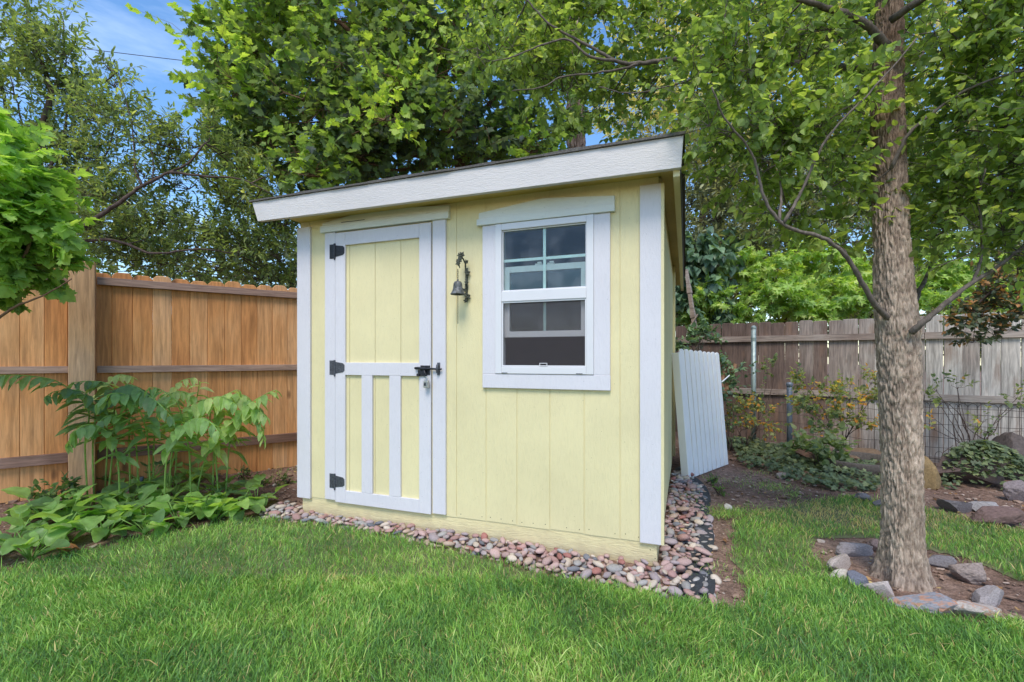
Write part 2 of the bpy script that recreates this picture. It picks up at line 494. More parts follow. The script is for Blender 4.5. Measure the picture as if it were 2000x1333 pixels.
LAWN = [(-8, 2.0), GP(0, 1115), GP(130, 1085), GP(300, 1050), GP(480, 1022), GP(520, 1018), GP(650, 1033), GP(800, 1058),
        GP(960, 1096), GP(1080, 1126), GP(1200, 1151), GP(1300, 1170), GP(1400, 1184), GP(1450, 1192), GP(1468, 1176), GP(1452, 1130),
        GP(1430, 1085), GP(1432, 1050), GP(1442, 1015), GP(1500, 1000), GP(1580, 984), GP(1650, 972), GP(1715, 980), GP(1820, 1000), GP(1900, 1020),
        GP(2000, 1042), (8.5, 2.7), (8.5, -5), (-8, -5)]
BED = [GP(1575, 1072), GP(1600, 1105), GP(1650, 1140), GP(1720, 1180), GP(1800, 1210), GP(1900, 1224), GP(2000, 1232), (3.1, 2.15), (3.4, 2.4),
       (3.2, 2.62), GP(2000, 1143), GP(1900, 1098), GP(1815, 1078), GP(1700, 1052), GP(1640, 1052), GP(1590, 1058)]

def ground_mesh(xs, ys, zoff, keep=None):
    X, Y = np.meshgrid(xs, ys)
    nz = np.array([mnoise.fractal(Vector((a * 3.1, b * 3.1, 0.3)), 1.0, 2.0, 4) for a, b in zip(X.ravel(), Y.ravel())]).reshape(X.shape)
    Z = gz(X, Y) + zoff + 0.010 * nz
    V = np.stack([X, Y, Z], -1).reshape(-1, 3)
    ny, nx = X.shape
    i = np.arange(ny - 1)[:, None] * nx + np.arange(nx - 1)[None, :]
    Q = np.stack([i, i + 1, i + nx + 1, i + nx], -1).reshape(-1, 4)
    if keep is not None:
        c = V[Q].mean(1)
        Q = Q[keep(c[:, 0], c[:, 1])]
        u, inv = np.unique(Q, return_inverse=True)
        V = V[u]; Q = inv.reshape(Q.shape)
    return V, Q

xs = np.concatenate([np.linspace(-70, -8.5, 12), np.arange(-8, 9.01, 0.06), np.linspace(9.5, 70, 12)])
ys = np.concatenate([np.linspace(-40, -3, 10), np.arange(-2.5, 9.01, 0.06), np.linspace(9.5, 120, 14)])
m, n, b, out = new_mat('garden_soil')
v = coords(n)
f1 = noise(n, v, 1.6, 5); f2 = noise(n, v, 22, 7, 0.7); f3 = noise(n, v, 90, 4, 0.7)
c = ramp(n, [(0.3, (0.19, 0.115, 0.085)), (0.52, (0.32, 0.205, 0.155)), (0.75, (0.44, 0.31, 0.24))], f1).outputs['Color']
c = mixc(n, 'MULTIPLY', 1.0, c, ramp(n, [(0.3, 0.45), (0.62, 1.15)], f2).outputs['Color'])
c = mixc(n, 'MULTIPLY', 1.0, c, ramp(n, [(0.35, 0.6), (0.6, 1.1)], f3).outputs['Color'])
n.links.new(c, b.inputs['Base Color']); b.inputs['Roughness'].default_value = 0.95
b.inputs['Specular IOR Level'].default_value = 0.1
bump(n, b, mixc(n, 'ADD', 0.4, f2, f3), 0.9, 0.03)
M['soil'] = m
V, Q = ground_mesh(xs, ys, 0.0)
g = link('ground', tri_mesh('ground', V, Q, smooth_=True), M['soil']); g['kind'] = 'structure'

m, n, b, out = new_mat('turf')
f = noise(n, coords(n), 60, 5, 0.7)
n.links.new(ramp(n, [(0.3, (0.10, 0.11, 0.045)), (0.7, (0.19, 0.20, 0.09))], f).outputs['Color'], b.inputs['Base Color'])
b.inputs['Roughness'].default_value = 1.0
M['turf'] = m
def lawn_keep(x, y): return inside(LAWN, x, y) & ~inside(BED, x, y)
V, Q = ground_mesh(np.arange(-8, 8.5, 0.05), np.arange(-4.5, 4.6, 0.05), 0.004, lawn_keep)
g = link('lawn', tri_mesh('lawn', V, Q, smooth_=True), M['turf']); g['kind'] = 'structure'

def blades(x, y, h, w, tint, lean=0.45, name='grass', mat=None, z0=None):
    N = len(x)
    z = gz(x, y) + 0.012 if z0 is None else z0
    th = rng.uniform(0, 2 * np.pi, N)                     # facing
    ld = rng.normal(0, 1, (N, 2)) * lean
    # neighbouring blades lean alike
    sw = np.stack([np.sin(x * 3.1 + np.sin(y * 2.3) * 1.7) + 0.6 * np.sin(x * 9.7 - y * 6.1),
                   np.cos(y * 3.7 + np.sin(x * 2.9) * 1.5) + 0.6 * np.cos(x * 7.9 + y * 8.3)], -1) * lean * 0.32
    ld = ld + sw
    base = np.stack([x, y, z], -1)
    side = np.stack([np.cos(th), np.sin(th), np.zeros(N)], -1) * w[:, None] * 0.5
    pts = []
    for t, ww in ((0, 0.8), (0.35, 1.0), (0.7, 0.72)):
        c = base.copy()
        c[:, :2] += ld * (h * t ** 1.8)[:, None]
        c[:, 2] += h * t * (1 - 0.18 * t * np.minimum(1.5, (ld ** 2).sum(1)))
        pts += [c - side * ww, c + side * ww]
    c = base.copy(); c[:, :2] += ld * h[:, None]; c[:, 2] += h * (1 - 0.28 * np.minimum(1.6, (ld ** 2).sum(1)))
    pts.append(c)
    V = np.stack(pts, 1).reshape(-1, 3)
    T0 = np.array([[0, 1, 3], [0, 3, 2], [2, 3, 5], [2, 5, 4], [4, 5, 6]])
    T = (np.arange(N)[:, None, None] * 7 + T0[None]).reshape(-1, 3)
    tt = np.repeat(tint, 7)
    hh = np.tile(np.array([0, 0, .35, .35, .7, .7, 1.0]), N)
    return tri_mesh(name, V, T, tt, {'up': hh})

m, n, b, out = new_mat('grass_blades')
at = nd(n, 'ShaderNodeAttribute', attribute_name='tint'); up = nd(n, 'ShaderNodeAttribute', attribute_name='up')
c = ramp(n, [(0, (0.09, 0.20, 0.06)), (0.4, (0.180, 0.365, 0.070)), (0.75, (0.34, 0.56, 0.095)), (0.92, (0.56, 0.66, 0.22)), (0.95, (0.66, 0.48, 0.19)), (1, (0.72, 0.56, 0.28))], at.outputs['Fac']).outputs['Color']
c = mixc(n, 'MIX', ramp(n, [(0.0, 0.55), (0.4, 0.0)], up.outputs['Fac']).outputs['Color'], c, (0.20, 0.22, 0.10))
n.links.new(c, b.inputs['Base Color']); b.inputs['Roughness'].default_value = 0.5; b.inputs['Specular IOR Level'].default_value = 0.35
t = nd(n, 'ShaderNodeBsdfTranslucent'); n.links.new(mixc(n, 'MULTIPLY', 1.0, c, (1.5, 1.5, 0.7)), t.inputs['Color'])
ms = nd(n, 'ShaderNodeMixShader'); ms.inputs['Fac'].default_value = 0.28
n.links.new(b.outputs['BSDF'], ms.inputs[1]); n.links.new(t.outputs['BSDF'], ms.inputs[2]); n.links.new(ms.outputs['Shader'], out.inputs['Surface'])
M['grass'] = m

def grass_points(n, x0, x1, y0, y1, fn=None):
    x = rng.uniform(x0, x1, n); y = rng.uniform(y0, y1, n)
    k = lawn_keep(x + rng.normal(0, 0.022, n) + .02 * np.sin(y * 23), y + rng.normal(0, 0.018, n) + .018 * np.sin(x * 19))
    if fn is not None: k &= fn(x, y)
    return x[k], y[k]
def seen(x, y): return np.abs(x) < 1.22 * y + 1.6
a1 = grass_points(300000, -4.6, 4.8, 1.35, 2.5, seen)
a2 = grass_points(205000, -4.6, 7.0, 2.5, 4.5, seen)
a3 = grass_points(60000, -6, 6, -1.0, 1.35)
a4 = grass_points(30000, -7, 8, 1.35, 4.5, lambda x, y: ~seen(x, y))
gx = np.concatenate([a[0] for a in (a1, a2, a3, a4)]); gy = np.concatenate([a[1] for a in (a1, a2, a3, a4)])
def vnoise(x, y, s, seed=0.0):
    """cheap smooth noise, one value per point"""
    r = 0
    for i, (a, b_) in enumerate(((1.0, 0.3), (-0.6, 1.1), (0.2, -1.3), (1.4, 0.9), (-1.2, -0.5))):
        r = r + np.sin((x * a + y * b_) * s * (1 + 0.37 * i) + i * 1.9 + seed + 1.3 * np.sin((x * b_ - y * a) * s * 0.7 + i))
    return r / 5
patch = vnoise(gx, gy, 2.6) * 0.6 + vnoise(gx, gy, 8.5, 3) * 0.55
N = len(gx)
tint = np.clip(0.42 + 0.46 * patch + rng.normal(0, 0.24, N), 0, 0.92)
# short, sparse, yellowed grass by the bare earth at the back right
bare = np.exp(-(((gx - 2.38) / 0.5) ** 2 + ((gy - 3.62) / 0.30) ** 2)) + 0.5 * np.exp(-(((gx - 2.9) / 0.6) ** 2 + ((gy - 3.35) / 0.3) ** 2))
kk = rng.uniform(0, 1, N) > np.clip(bare * 0.45, 0, 0.8)
dry = rng.uniform(0, 1, N) < 0.035 + 1.15 * bare * (.6 + .7 * vnoise(gx, gy, 9, 7)) + 0.25 * np.exp(-(((gx + 0.92) / 0.10) ** 2 + ((gy - 2.46) / 0.06) ** 2))
tint = np.where(dry, rng.uniform(0.93, 1.0, N), tint)
h = (0.036 + 0.020 * vnoise(gx, gy, 5, 1) * 0.6 + rng.normal(0, 0.011, N)).clip(0.018, 0.085) * (1 - 0.35 * np.clip(bare, 0, 1))
w = rng.uniform(0.0022, 0.0042, N)
gx, gy, h, w, tint = gx[kk], gy[kk], h[kk], w[kk], tint[kk]
lg = rng.uniform(0, 1, len(gx)) < .05                 # some longer, broader blades standing out
h = np.where(lg, h * rng.uniform(1.15, 1.6, len(gx)), h); w = np.where(lg, rng.uniform(.004, .0062, len(gx)), w)
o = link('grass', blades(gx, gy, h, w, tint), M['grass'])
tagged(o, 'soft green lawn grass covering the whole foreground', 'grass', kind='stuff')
# thin tufts spilling on to the bare earth
tx, ty = [], []
for (px, py, r, k) in ((1345, 975, .05, 60), (1520, 955, .07, 90), (1430, 1005, .07, 420), (1408, 1012, .05, 260), (1500, 950, .12, 200), (1545, 968, .05, 60), (1410, 1120, .06, 60), (1595, 985, .14, 220), (1680, 1000, .12, 200),
                       (1600, 1090, .05, 40), (1500, 1005, .10, 300), (500, 960, .08, 90), (545, 945, .1, 70), (1900, 1105, .05, 60), (1410, 940, .1, 70), (1480, 925, .08, 70)):
    q = GP(px, py)
    tx.append(rng.normal(q[0], r, k)); ty.append(rng.normal(q[1], r, k))
tx = np.concatenate(tx); ty = np.concatenate(ty); k = len(tx)
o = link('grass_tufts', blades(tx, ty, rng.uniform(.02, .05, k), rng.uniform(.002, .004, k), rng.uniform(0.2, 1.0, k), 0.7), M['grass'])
tagged(o, 'thin stray grass blades on the bare brown earth', 'grass', kind='stuff')

# crumbs of soil, chips of bark and dead leaf on the bare earth
def crumbs():
    ico = bmesh.new(); bmesh.ops.create_icosphere(ico, subdivisions=1, radius=1)
    tv = np.array([v.co[:] for v in ico.verts]); tf = np.array([[v.index for v in f.verts] for f in ico.faces]); ico.free()
    n0 = 26000
    x = rng.uniform(-4.6, 5.5, n0); y = rng.uniform(1.9, 7.0, n0)
    k = (~lawn_keep(x, y)) & (np.abs(x) < 1.2 * y + .4)
    x, y = x[k], y[k]; N = len(x)
    s = rng.exponential(0.0045, N).clip(0.002, 0.022)
    sc = np.stack([s * rng.uniform(.7, 1.6, N), s * rng.uniform(.7, 1.6, N), s * rng.uniform(.35, .8, N)], -1)
    a = rng.uniform(0, 6.28, N); ca, sa = np.cos(a), np.sin(a)
    v = tv[None] * (1 + rng.normal(0, .18, (N, len(tv), 1))) * sc[:, None]
    vx = v[..., 0] * ca[:, None] - v[..., 1] * sa[:, None]; vy = v[..., 0] * sa[:, None] + v[..., 1] * ca[:, None]
    V = np.stack([vx + x[:, None], vy + y[:, None], v[..., 2] + gz(x, y)[:, None] + s[:, None] * .3 + .003], -1).reshape(-1, 3)
    T = (np.arange(N)[:, None, None] * len(tv) + tf[None]).reshape(-1, 3)
    return tri_mesh('soil_crumbs', V, T, np.repeat(rng.uniform(0, 1, N), len(tv)))
m, n, b, out = new_mat('crumbs')
at = nd(n, 'ShaderNodeAttribute', attribute_name='tint')
n.links.new(ramp(n, [(0, (0.12, 0.07, 0.05)), (0.6, (0.29, 0.19, 0.14)), (0.9, (0.42, 0.32, 0.26)), (1, (0.45, 0.38, 0.32))], at.outputs['Fac']).outputs['Color'], b.inputs['Base Color'])
b.inputs['Roughness'].default_value = 0.95
M['crumb'] = m
tagged(link('soil_crumbs', crumbs(), M['crumb']), 'loose brown soil crumbs and grit on the bare earth', 'soil', kind='stuff')

# ------------------------------------------------------------------ the shed
TH = -math.atan2(.348, .9375)
SH = empty('garden_shed', (0.8565, 2.69, 0), TH, 'pale yellow garden shed with white trim and a flat overhanging roof', 'shed')
WZ = 2.25
GROOVES = [-0.015, -0.231, -0.445, -0.661, -0.879, -1.094, -1.310, -1.525, -1.741, -1.957, -2.172, -2.388, -2.565, -2.66]
G = 0.0033
mb = MB()
for i in range(len(GROOVES) - 1):
    x1, x0 = GROOVES[i] - G, GROOVES[i + 1] + G
    zb = 0.133 + random.uniform(-.004, .004)
    if i >= 7: zb = 0.139
    cuts = [(x0, x1, zb, WZ)]
    WX0, WX1, WZ0, WZ1 = -1.0, -0.40, 1.13, 2.04
    if x1 > WX0 and x0 < WX1:                       # leave the window opening
        cuts = [(x0, x1, zb, WZ0), (x0, x1, WZ1, WZ)]
        if x0 < WX0: cuts.append((x0, WX0, WZ0, WZ1))
        if x1 > WX1: cuts.append((WX1, x1, WZ0, WZ1))
    for c_ in cuts: mb.box(c_[0], c_[1], 0, 0.0038, c_[2], c_[3])
for a_ in ((-2.655, -1.0, 0.0040, .03, .125, WZ), (-0.40, -0.012, 0.0040, .03, .125, WZ), (-1.0, -0.40, 0.0040, .03, .125, 1.13), (-1.0, -0.40, 0.0040, .03, 2.04, WZ)):
    mb.box(*a_)                                      # backing sheet seen in the grooves
# side walls and rear wall (right side: boards with grooves)
y = 0.035
while y < 3.88:
    y2 = min(y + 0.2087, 3.885)
    mb.box(-0.011, 0.0, y, y2, .13, WZ); y = y2 + 2 * G
mb.box(-0.03, -0.0112, 0.03, 3.885, .125, WZ)
mb.box(-2.655, -2.63, 0.03, 3.885, .125, WZ)
mb.box(-2.63, -0.03, 3.86, 3.885, .125, WZ)
mb.build('wall', M['yellow'], SH)
mb = MB()
mb.box(-2.64, -0.023, 0.0050, 0.045, -0.15, 0.1245)
mb.box(-0.052, -0.021, 0.0455, 3.87, -0.15, 0.1245)
mb.box(-2.64, -2.61, 0.0455, 3.87, -0.15, 0.1245)
mb.build('skirt_board', M['found'], SH, 0.002)
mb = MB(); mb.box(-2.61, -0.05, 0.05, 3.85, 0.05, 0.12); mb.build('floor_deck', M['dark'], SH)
mb = MB(); mb.box(-2.62, -0.04, 1.6, 1.62, 0.13, 2.2); mb.build('dark_back_panel', M['dark'], SH)  # near-black panel added so the inside looks dark through the glass
mb = MB()
for i in range(len(GROOVES) - 1):
    if i < 6 or i > 10:
        for dx in (0.03, 0.11, 0.185):
            if random.random() < .75:
                x = GROOVES[i] - dx; z = 0.158 + random.uniform(-.006, .006)
                mb.prism([(x + .0028 * math.cos(a), z + .0028 * math.sin(a)) for a in np.linspace(0, 6.28, 7)[:6]], -0.0012, 0.001)
mb.box(-.062, -.057, .0043, .0055, .085, .090); mb.box(-.035, -.03, .0043, .0055, .04, .045)
nl = mb.build('nail_heads', M['iron'], SH); nl['kind'] = 'stuff'
# corner boards
for (x0, x1, z0) in ((-2.671, -2.545, 0.130), (-0.116, 0.0015, 0.131)):
    mb = MB(); mb.box(x0, x1, -0.020, -0.0005, z0, 2.2); mb.build('corner_board', M['white'], SH, 0.0025)
mb = MB(); mb.box(0.0005, 0.026, 2.58, 2.68, .13, 2.2); mb.build('batten', M['yellow'], SH, 0.002)
mb = MB(); mb.box(0.0005, 0.018, -0.019, 0.033, .131, 2.2); mb.build('corner_return', M['yellow'], SH, 0.002)

# roof
rf_deck = MB()
def ry(y): return 2.372 - (y + .2) * 0.010          # roof top line
def slab(mb, x0, x1, y0, y1, t0, t1):                # slab following the roof's fall; t = below the roof top line
    vs = [(x, y, ry(y) - t) for x in (x0, x1) for y in (y0, y1) for t in (t1, t0)]
    mb.add(vs, [(0, 1, 3, 2), (4, 6, 7, 5), (0, 4, 5, 1), (2, 3, 7, 6), (0, 2, 6, 4), (1, 5, 7, 3)])
slab(rf_deck, -2.86, 0.105, -0.165, 4.06, 0.0, 0.018)
RF = rf_deck.build('roof', M['soffit'], SH)
mb = MB()
mb.add([(-2.925, -.2, 2.372), (0.122, -.2, 2.372), (0.111, -.2, 2.205), (-2.868, -.2, 2.224),
        (-2.925, -.166, 2.372), (0.122, -.166, 2.372), (0.111, -.166, 2.205), (-2.868, -.166, 2.224)],
       [(0, 3, 2, 1), (4, 5, 6, 7), (0, 1, 5, 4), (2, 3, 7, 6), (0, 4, 7, 3), (1, 2, 6, 5)])
mb.build('barge_board', M['barge'], RF, 0.002)
mb = MB(); slab(mb, 0.070, 0.104, -0.1655, 4.06, 0.019, 0.20); mb.build('side_fascia', M['yellow'], RF, 0.002)
mb = MB(); slab(mb, 0.1045, 0.110, -0.1655, 4.06, 0.004, 0.185); mb.build('edge_flashing', M['shingle'], RF)
mb = MB()
slab(mb, 0.001, 0.0695, -0.165, 4.05, 0.115, 0.125); slab(mb, -2.659, 0.0, -0.165, -0.001, 0.115, 0.125)
mb.build('soffit', M['soffit'], RF)
# shingle sheet with a slightly wavy, uneven front edge
nx_, ny_ = 150, 40
sv, sf = [], []
for lay in (0, 1):
    for j in range(ny_ + 1):
        for i in range(nx_ + 1):
            x = -2.945 + i * (3.075 / nx_); yy = -0.216 + j * (4.31 / ny_)
            if j == 0: yy += 0.006 * mnoise.noise(Vector((x * 4, 0, 7))) + (0.004 if int((x + 9) / 0.31) % 2 else 0)
            z = ry(yy) + 0.0008 + (0.012 + 0.0045 * mnoise.noise(Vector((x * 2.7, yy * 2, 1))) + 0.003 * mnoise.noise(Vector((x * 12, yy * 6, 4))) + (0.004 if int((x + 9) / 0.31) % 2 else 0)) * lay
            sv.append((x, yy, z))
L_ = (nx_ + 1) * (ny_ + 1)
for j in range(ny_):
    for i in range(nx_):
        a = j * (nx_ + 1) + i; b_ = a + nx_ + 1
        sf.append((a, b_, b_ + 1, a + 1)); sf.append((a + L_, a + 1 + L_, b_ + 1 + L_, b_ + L_))
for i in range(nx_):
    sf.append((i, i + 1, i + 1 + L_, i + L_)); a = ny_ * (nx_ + 1) + i; sf.append((a + 1, a, a + L_, a + 1 + L_))
for j in range(ny_):
    a = j * (nx_ + 1); b_ = a + nx_ + 1; sf.append((b_, a, a + L_, b_ + L_)); sf.append((a + nx_, b_ + nx_, b_ + nx_ + L_, a + nx_ + L_))
mb = MB(); mb.add(sv, sf); mb.build('shingles', M['shingle'], RF)

# door casing + door
mb = MB(); mb.box(-2.404, -2.3085, -0.019, -0.0005, .145, 2.137); mb.build('door_casing', M['white'], SH, 0.0025)
mb = MB(); mb.box(-1.485, -1.385, -0.019, -0.0005, .142, 2.137); mb.build('door_casing', M['white'], SH, 0.0025)
mb = MB(); mb.box(-2.434, -1.355, -0.036, -0.0005, 2.1375, 2.186); mb.build('door_header', M['header'], SH, 0.003)
mb = MB(); mb.prism([(-2.426, 2.1865), (-1.356, 2.1865), (-1.356, 2.228), (-1.885, 2.262), (-2.05, 2.262), (-2.426, 2.212)][::1], -0.022, -0.0005); mb.build('door_pediment', M['header'], SH, 0.003)
mb = MB(); mb.box(-2.25, -2.04, -0.0235, -0.0222, 2.1985, 2.2025); mb.build('dark_crack', M['iron'], SH)
DX0, DX1, DZ0, DZ1 = -2.304, -1.496, 0.134, 2.127
dr = MB()
gl = [-2.304, -2.186, -1.962, -1.745, -1.53, -1.496]
for a_, b_ in zip(gl[:-1], gl[1:]): dr.box(a_ + .002, b_ - .002, -0.0055, -0.0008, DZ0 + .004, DZ1 - .004)
DR = dr.build('door', M['yellow'], SH)
T0, T1 = -0.023, -0.0060
def rail(x0, x1, z0, z1, nm='rail', t0=T0):
    mb = MB(); mb.box(x0, x1, t0, T1, z0, z1); return mb.build(nm, M['white'], DR, 0.0025)
rail(DX0, -2.2145, DZ0, DZ1, 'stile'); rail(-1.588, DX1, DZ0, DZ1, 'stile')
rail(-2.2140, -1.5885, 2.031, DZ1); rail(-2.2140, -1.5885, 1.076, 1.168); rail(-2.2140, -1.5885, DZ0, 0.226)
rail(-2.068, -1.975, 0.2265, 1.0755, 'mullion'); rail(-1.831, -1.738, 0.2265, 1.0755, 'mullion')
for zc in (1.993, 1.130, 0.288):
    mat_h = M['iron'] if zc > 1.5 else M['hinge_grey']
    mb = MB(); xk = -2.3062
    mb.box(-2.357, xk - .007, -0.0225, -0.0195, zc - .053, zc + .053)
    mb.tube([(xk, -.027, zc - .056), (xk, -.027, zc + .056)], .0075, 12)
    mb.tube([(xk, -.027, zc - .066), (xk, -.027, zc - .0565)], [.004, .006], 8)
    mb.prism([(xk + .007, zc - .043), (-2.232, zc - .033), (-2.218, zc - .02), (-2.218, zc + .02), (-2.232, zc + .033), (xk + .007, zc + .043)], -0.0265, -0.0233)
    for (sx, sz) in ((-2.34, .035), (-2.34, -.035), (-2.34, 0), (-2.25, .018), (-2.25, -.018), (-2.28, 0)):
        mb.tube([(sx, -.0225 if sx < -2.31 else -.0265, zc + sz), (sx, -.0245 if sx < -2.31 else -.0285, zc + sz)], .0042, 8)
    mb.build('hinge', mat_h, DR, 0.0008)
mb = MB()                                            # sliding bolt
mb.box(-1.575, -1.500, -.0265, -.0233, 1.085, 1.15)
mb.tube([(-1.612, -.037, 1.131), (-1.585, -.037, 1.131), (-1.55, -.037, 1.129), (-1.498, -.037, 1.128), (-1.405, -.037, 1.126)], [.0085, .0095, .009, .007, .006], 12)
mb.tube([(-1.565, -.035, 1.128), (-1.525, -.035, 1.128)], .0125, 12); mb.tube([(-1.585, -.03, 1.085), (-1.585, -.045, 1.085)], .011, 10)
mb.box(-1.59, -1.535, -.035, -.0266, 1.078, 1.118); mb.tube([(-1.54, -.035, 1.118), (-1.525, -.05, 1.095), (-1.515, -.045, 1.075)], .0075, 8)
mb.build('slide_bolt', M['iron'], DR, 0.001)
mb = MB(); mb.box(-1.447, -1.425, -.0235, -.0195, 1.085, 1.17); mb.tube([(-1.436, -.036, 1.100), (-1.436, -.042, 1.128), (-1.436, -.036, 1.156)], .009, 8)
mb.build('bolt_keeper', M['hinge_grey'], SH, 0.001)

# window
mb = MB(); mb.box(-1.113, -1.0215, -0.019, -0.0005, 1.0985, 2.0645); mb.build('window_casing', M['white'], SH, 0.0025)
mb = MB(); mb.box(-0.3835, -0.287, -0.019, -0.0005, 1.0985, 2.0645); mb.build('window_casing', M['white'], SH, 0.0025)
mb = MB(); mb.box(-1.113, -0.285, -0.021, -0.0005, 1.007, 1.098); mb.build('window_apron', M['white'], SH, 0.003)
mb = MB(); mb.box(-1.148, -0.258, -0.036, -0.0005, 2.065, 2.106); mb.build('window_header', M['header'], SH, 0.003)
mb = MB(); mb.prism([(-1.138, 2.1065), (-0.260, 2.1065), (-0.260, 2.160), (-0.702, 2.198), (-1.138, 2.150)], -0.022, -0.0005); mb.build('window_pediment', M['header'], SH, 0.003)
FX0, FX1, FZ0, FZ1 = -1.021, -0.384, 1.1005, 2.0635
fr = MB(); w_ = 0.044
fr.box(FX0, FX0 + w_, -.026, .05, FZ0, FZ1); fr.box(FX1 - w_, FX1, -.026, .05, FZ0, FZ1)
fr.box(FX0 + w_, FX1 - w_, -.026, .05, FZ1 - .042, FZ1); fr.box(FX0 + w_, FX1 - w_, -.026, .05, FZ0, FZ0 + .044)
fr.box(FX0 + w_, FX1 - w_, -.026, .012, 1.562, 1.628)
WN = fr.build('window', M['window_vinyl'], SH, 0.003)
def frame_rect(x0, x1, z0, z1, t, y0, y1, nm, mat, par):
    mb = MB(); mb.box(x0, x0 + t, y0, y1, z0, z1); mb.box(x1 - t, x1, y0, y1, z0, z1)
    mb.box(x0 + t, x1 - t, y0, y1, z1 - t, z1); mb.box(x0 + t, x1 - t, y0, y1, z0, z0 + t)
    return mb.build(nm, mat, par, 0.001)
frame_rect(-0.976, -0.428, 1.629, 2.0205, .007, -.012, .008, 'glazing_bead', M['window_vinyl'], WN)
m, n, b, out = new_mat('window_glass')
b.inputs['Base Color'].default_value = (0.9, 0.97, 0.95, 1); b.inputs['Roughness'].default_value = 0.02
b.inputs['Transmission Weight'].default_value = 1.0; b.inputs['IOR'].default_value = 1.45
b.inputs['Specular IOR Level'].default_value = 0.8
tr = nd(n, 'ShaderNodeBsdfTransparent'); tr.inputs['Color'].default_value = (0.90, 0.96, 0.94, 1)
gls = nd(n, 'ShaderNodeBsdfGlossy'); gls.inputs['Roughness'].default_value = 0.03; gls.inputs['Color'].default_value = (0.9, 0.92, 1, 1)
fz = nd(n, 'ShaderNodeFresnel', IOR=1.5)
fac = nd(n, 'ShaderNodeMath', operation='MULTIPLY_ADD'); n.links.new(fz.outputs['Fac'], fac.inputs[0]); fac.inputs[1].default_value = 0.5; fac.inputs[2].default_value = 0.0
dif = nd(n, 'ShaderNodeBsdfDiffuse'); dif.inputs['Color'].default_value = (0.5, 0.5, 0.55, 1)
ms1 = nd(n, 'ShaderNodeMixShader'); n.links.new(ramp(n, [(0.42, 0.01), (0.75, 0.13)], noise(n, coords(n), 6, 5)).outputs['Color'], ms1.inputs['Fac'])
n.links.new(tr.outputs['BSDF'], ms1.inputs[1]); n.links.new(dif.outputs['BSDF'], ms1.inputs[2])
ms2 = nd(n, 'ShaderNodeMixShader'); n.links.new(fac.outputs['Value'], ms2.inputs['Fac'])
n.links.new(ms1.outputs['Shader'], ms2.inputs[1]); n.links.new(gls.outputs['BSDF'], ms2.inputs[2]); n.links.new(ms2.outputs['Shader'], out.inputs['Surface'])
M['glass'] = m
mb = MB(); mb.box(-0.9765, -0.4275, -.0005, .0005, 1.630, 2.020); mb.build('pane', M['glass'], WN)
mb = MB(); mb.box(-0.706, -0.688, .001, .008, 1.629, 2.02); mb.box(-0.976, -0.7065, .001, .008, 1.818, 1.836); mb.box(-0.6875, -0.428, .001, .008, 1.818, 1.836)
mb.build('muntin', M['mint'], WN, 0.001)
frame_rect(-0.974, -0.430, 1.334, 1.79, .038, .0135, .040, 'lower_sash', M['window_vinyl'], WN)
mb = MB(); mb.box(-0.935, -0.47, .025, .026, 1.373, 1.751); mb.build('pane', M['glass'], WN)
mb = MB(); mb.box(-0.712, -0.695, .0265, .031, 1.373, 1.751); mb.build('muntin', M['mint'], WN, 0.001)
for xc in (-0.74, -0.66):
    mb = MB(); mb.box(xc - .022, xc + .022, .012, .03, 1.7905, 1.799); mb.box(xc - .006, xc + .02, .008, .02, 1.7995, 1.808); mb.build('sash_lock', M['window_vinyl'], WN, 0.001)
m, n, b, out = new_mat('insect_screen')
tr = nd(n, 'ShaderNodeBsdfTransparent'); dif = nd(n, 'ShaderNodeBsdfDiffuse'); dif.inputs['Color'].default_value = (0.13, 0.115, 0.12, 1)
ms1 = nd(n, 'ShaderNodeMixShader'); ms1.inputs['Fac'].default_value = 0.22
n.links.new(tr.outputs['BSDF'], ms1.inputs[1]); n.links.new(dif.outputs['BSDF'], ms1.inputs[2]); n.links.new(ms1.outputs['Shader'], out.inputs['Surface'])
M['screen'] = m
frame_rect(-0.9765, -0.4275, 1.1455, 1.5615, .009, -.020, -.008, 'screen_frame', M['window_vinyl'], WN)
mb = MB(); mb.box(-0.968, -0.436, -.0145, -.0140, 1.154, 1.553); mb.build('insect_screen', M['screen'], WN)
frame_rect(-0.722, -0.672, 1.148, 1.170, .004, -.026, -.0205, 'pull_tab', M['window_vinyl'], WN)
for xx in (-0.955, -0.47):
    mb = MB(); mb.box(xx - .02, xx + .02, -.0275, -.0265, 1.1035, 1.108); mb.build('weep_slot', M['hinge_grey'], WN)
# dim things stored behind the window
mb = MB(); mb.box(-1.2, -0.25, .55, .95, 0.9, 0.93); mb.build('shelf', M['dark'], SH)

def at_shed(x, y, z):
    return Matrix.Translation((0.8565, 2.69, 0)) @ Matrix.Rotation(TH, 4, 'Z') @ Vector((x, y, z))

# padlock hanging on the bolt
PL = empty('padlock', at_shed(-1.512, -.052, 1.0), TH, 'small steel combination padlock hanging from the door bolt', 'padlock')
mb = MB(); mb.box(-.0175, .0175, -.013, .013, 0, .048); pb = mb.build('lock_body', M['steel'], PL, 0.004)
mb = MB(); mb.box(-.012, .004, -.0145, -.0135, .012, .036); mb.build('face_plate', M['hinge_grey'], pb)
mb = MB(); mb.box(-.008, .0, -.0158, -.0148, .02, .028); mb.build('keyhole', M['iron'], pb)
for k_ in range(4):
    mb = MB(); mb.tube([(.006, -.012, .010 + k_ * .009), (.0165, -.012, .010 + k_ * .009)], .0038, 10); mb.build('dial', M['steel'], pb)
mb = MB(); mb.tube([(.0115 * math.cos(a), 0, .062 + .0125 * math.sin(a)) for a in np.linspace(0, math.pi, 9)][::1], .003, 8)
mb.tube([(.0115, 0, .045), (.0115, 0, .0625)], .003, 8); mb.tube([(-.0115, 0, .045), (-.0115, 0, .0625)], .003, 8)
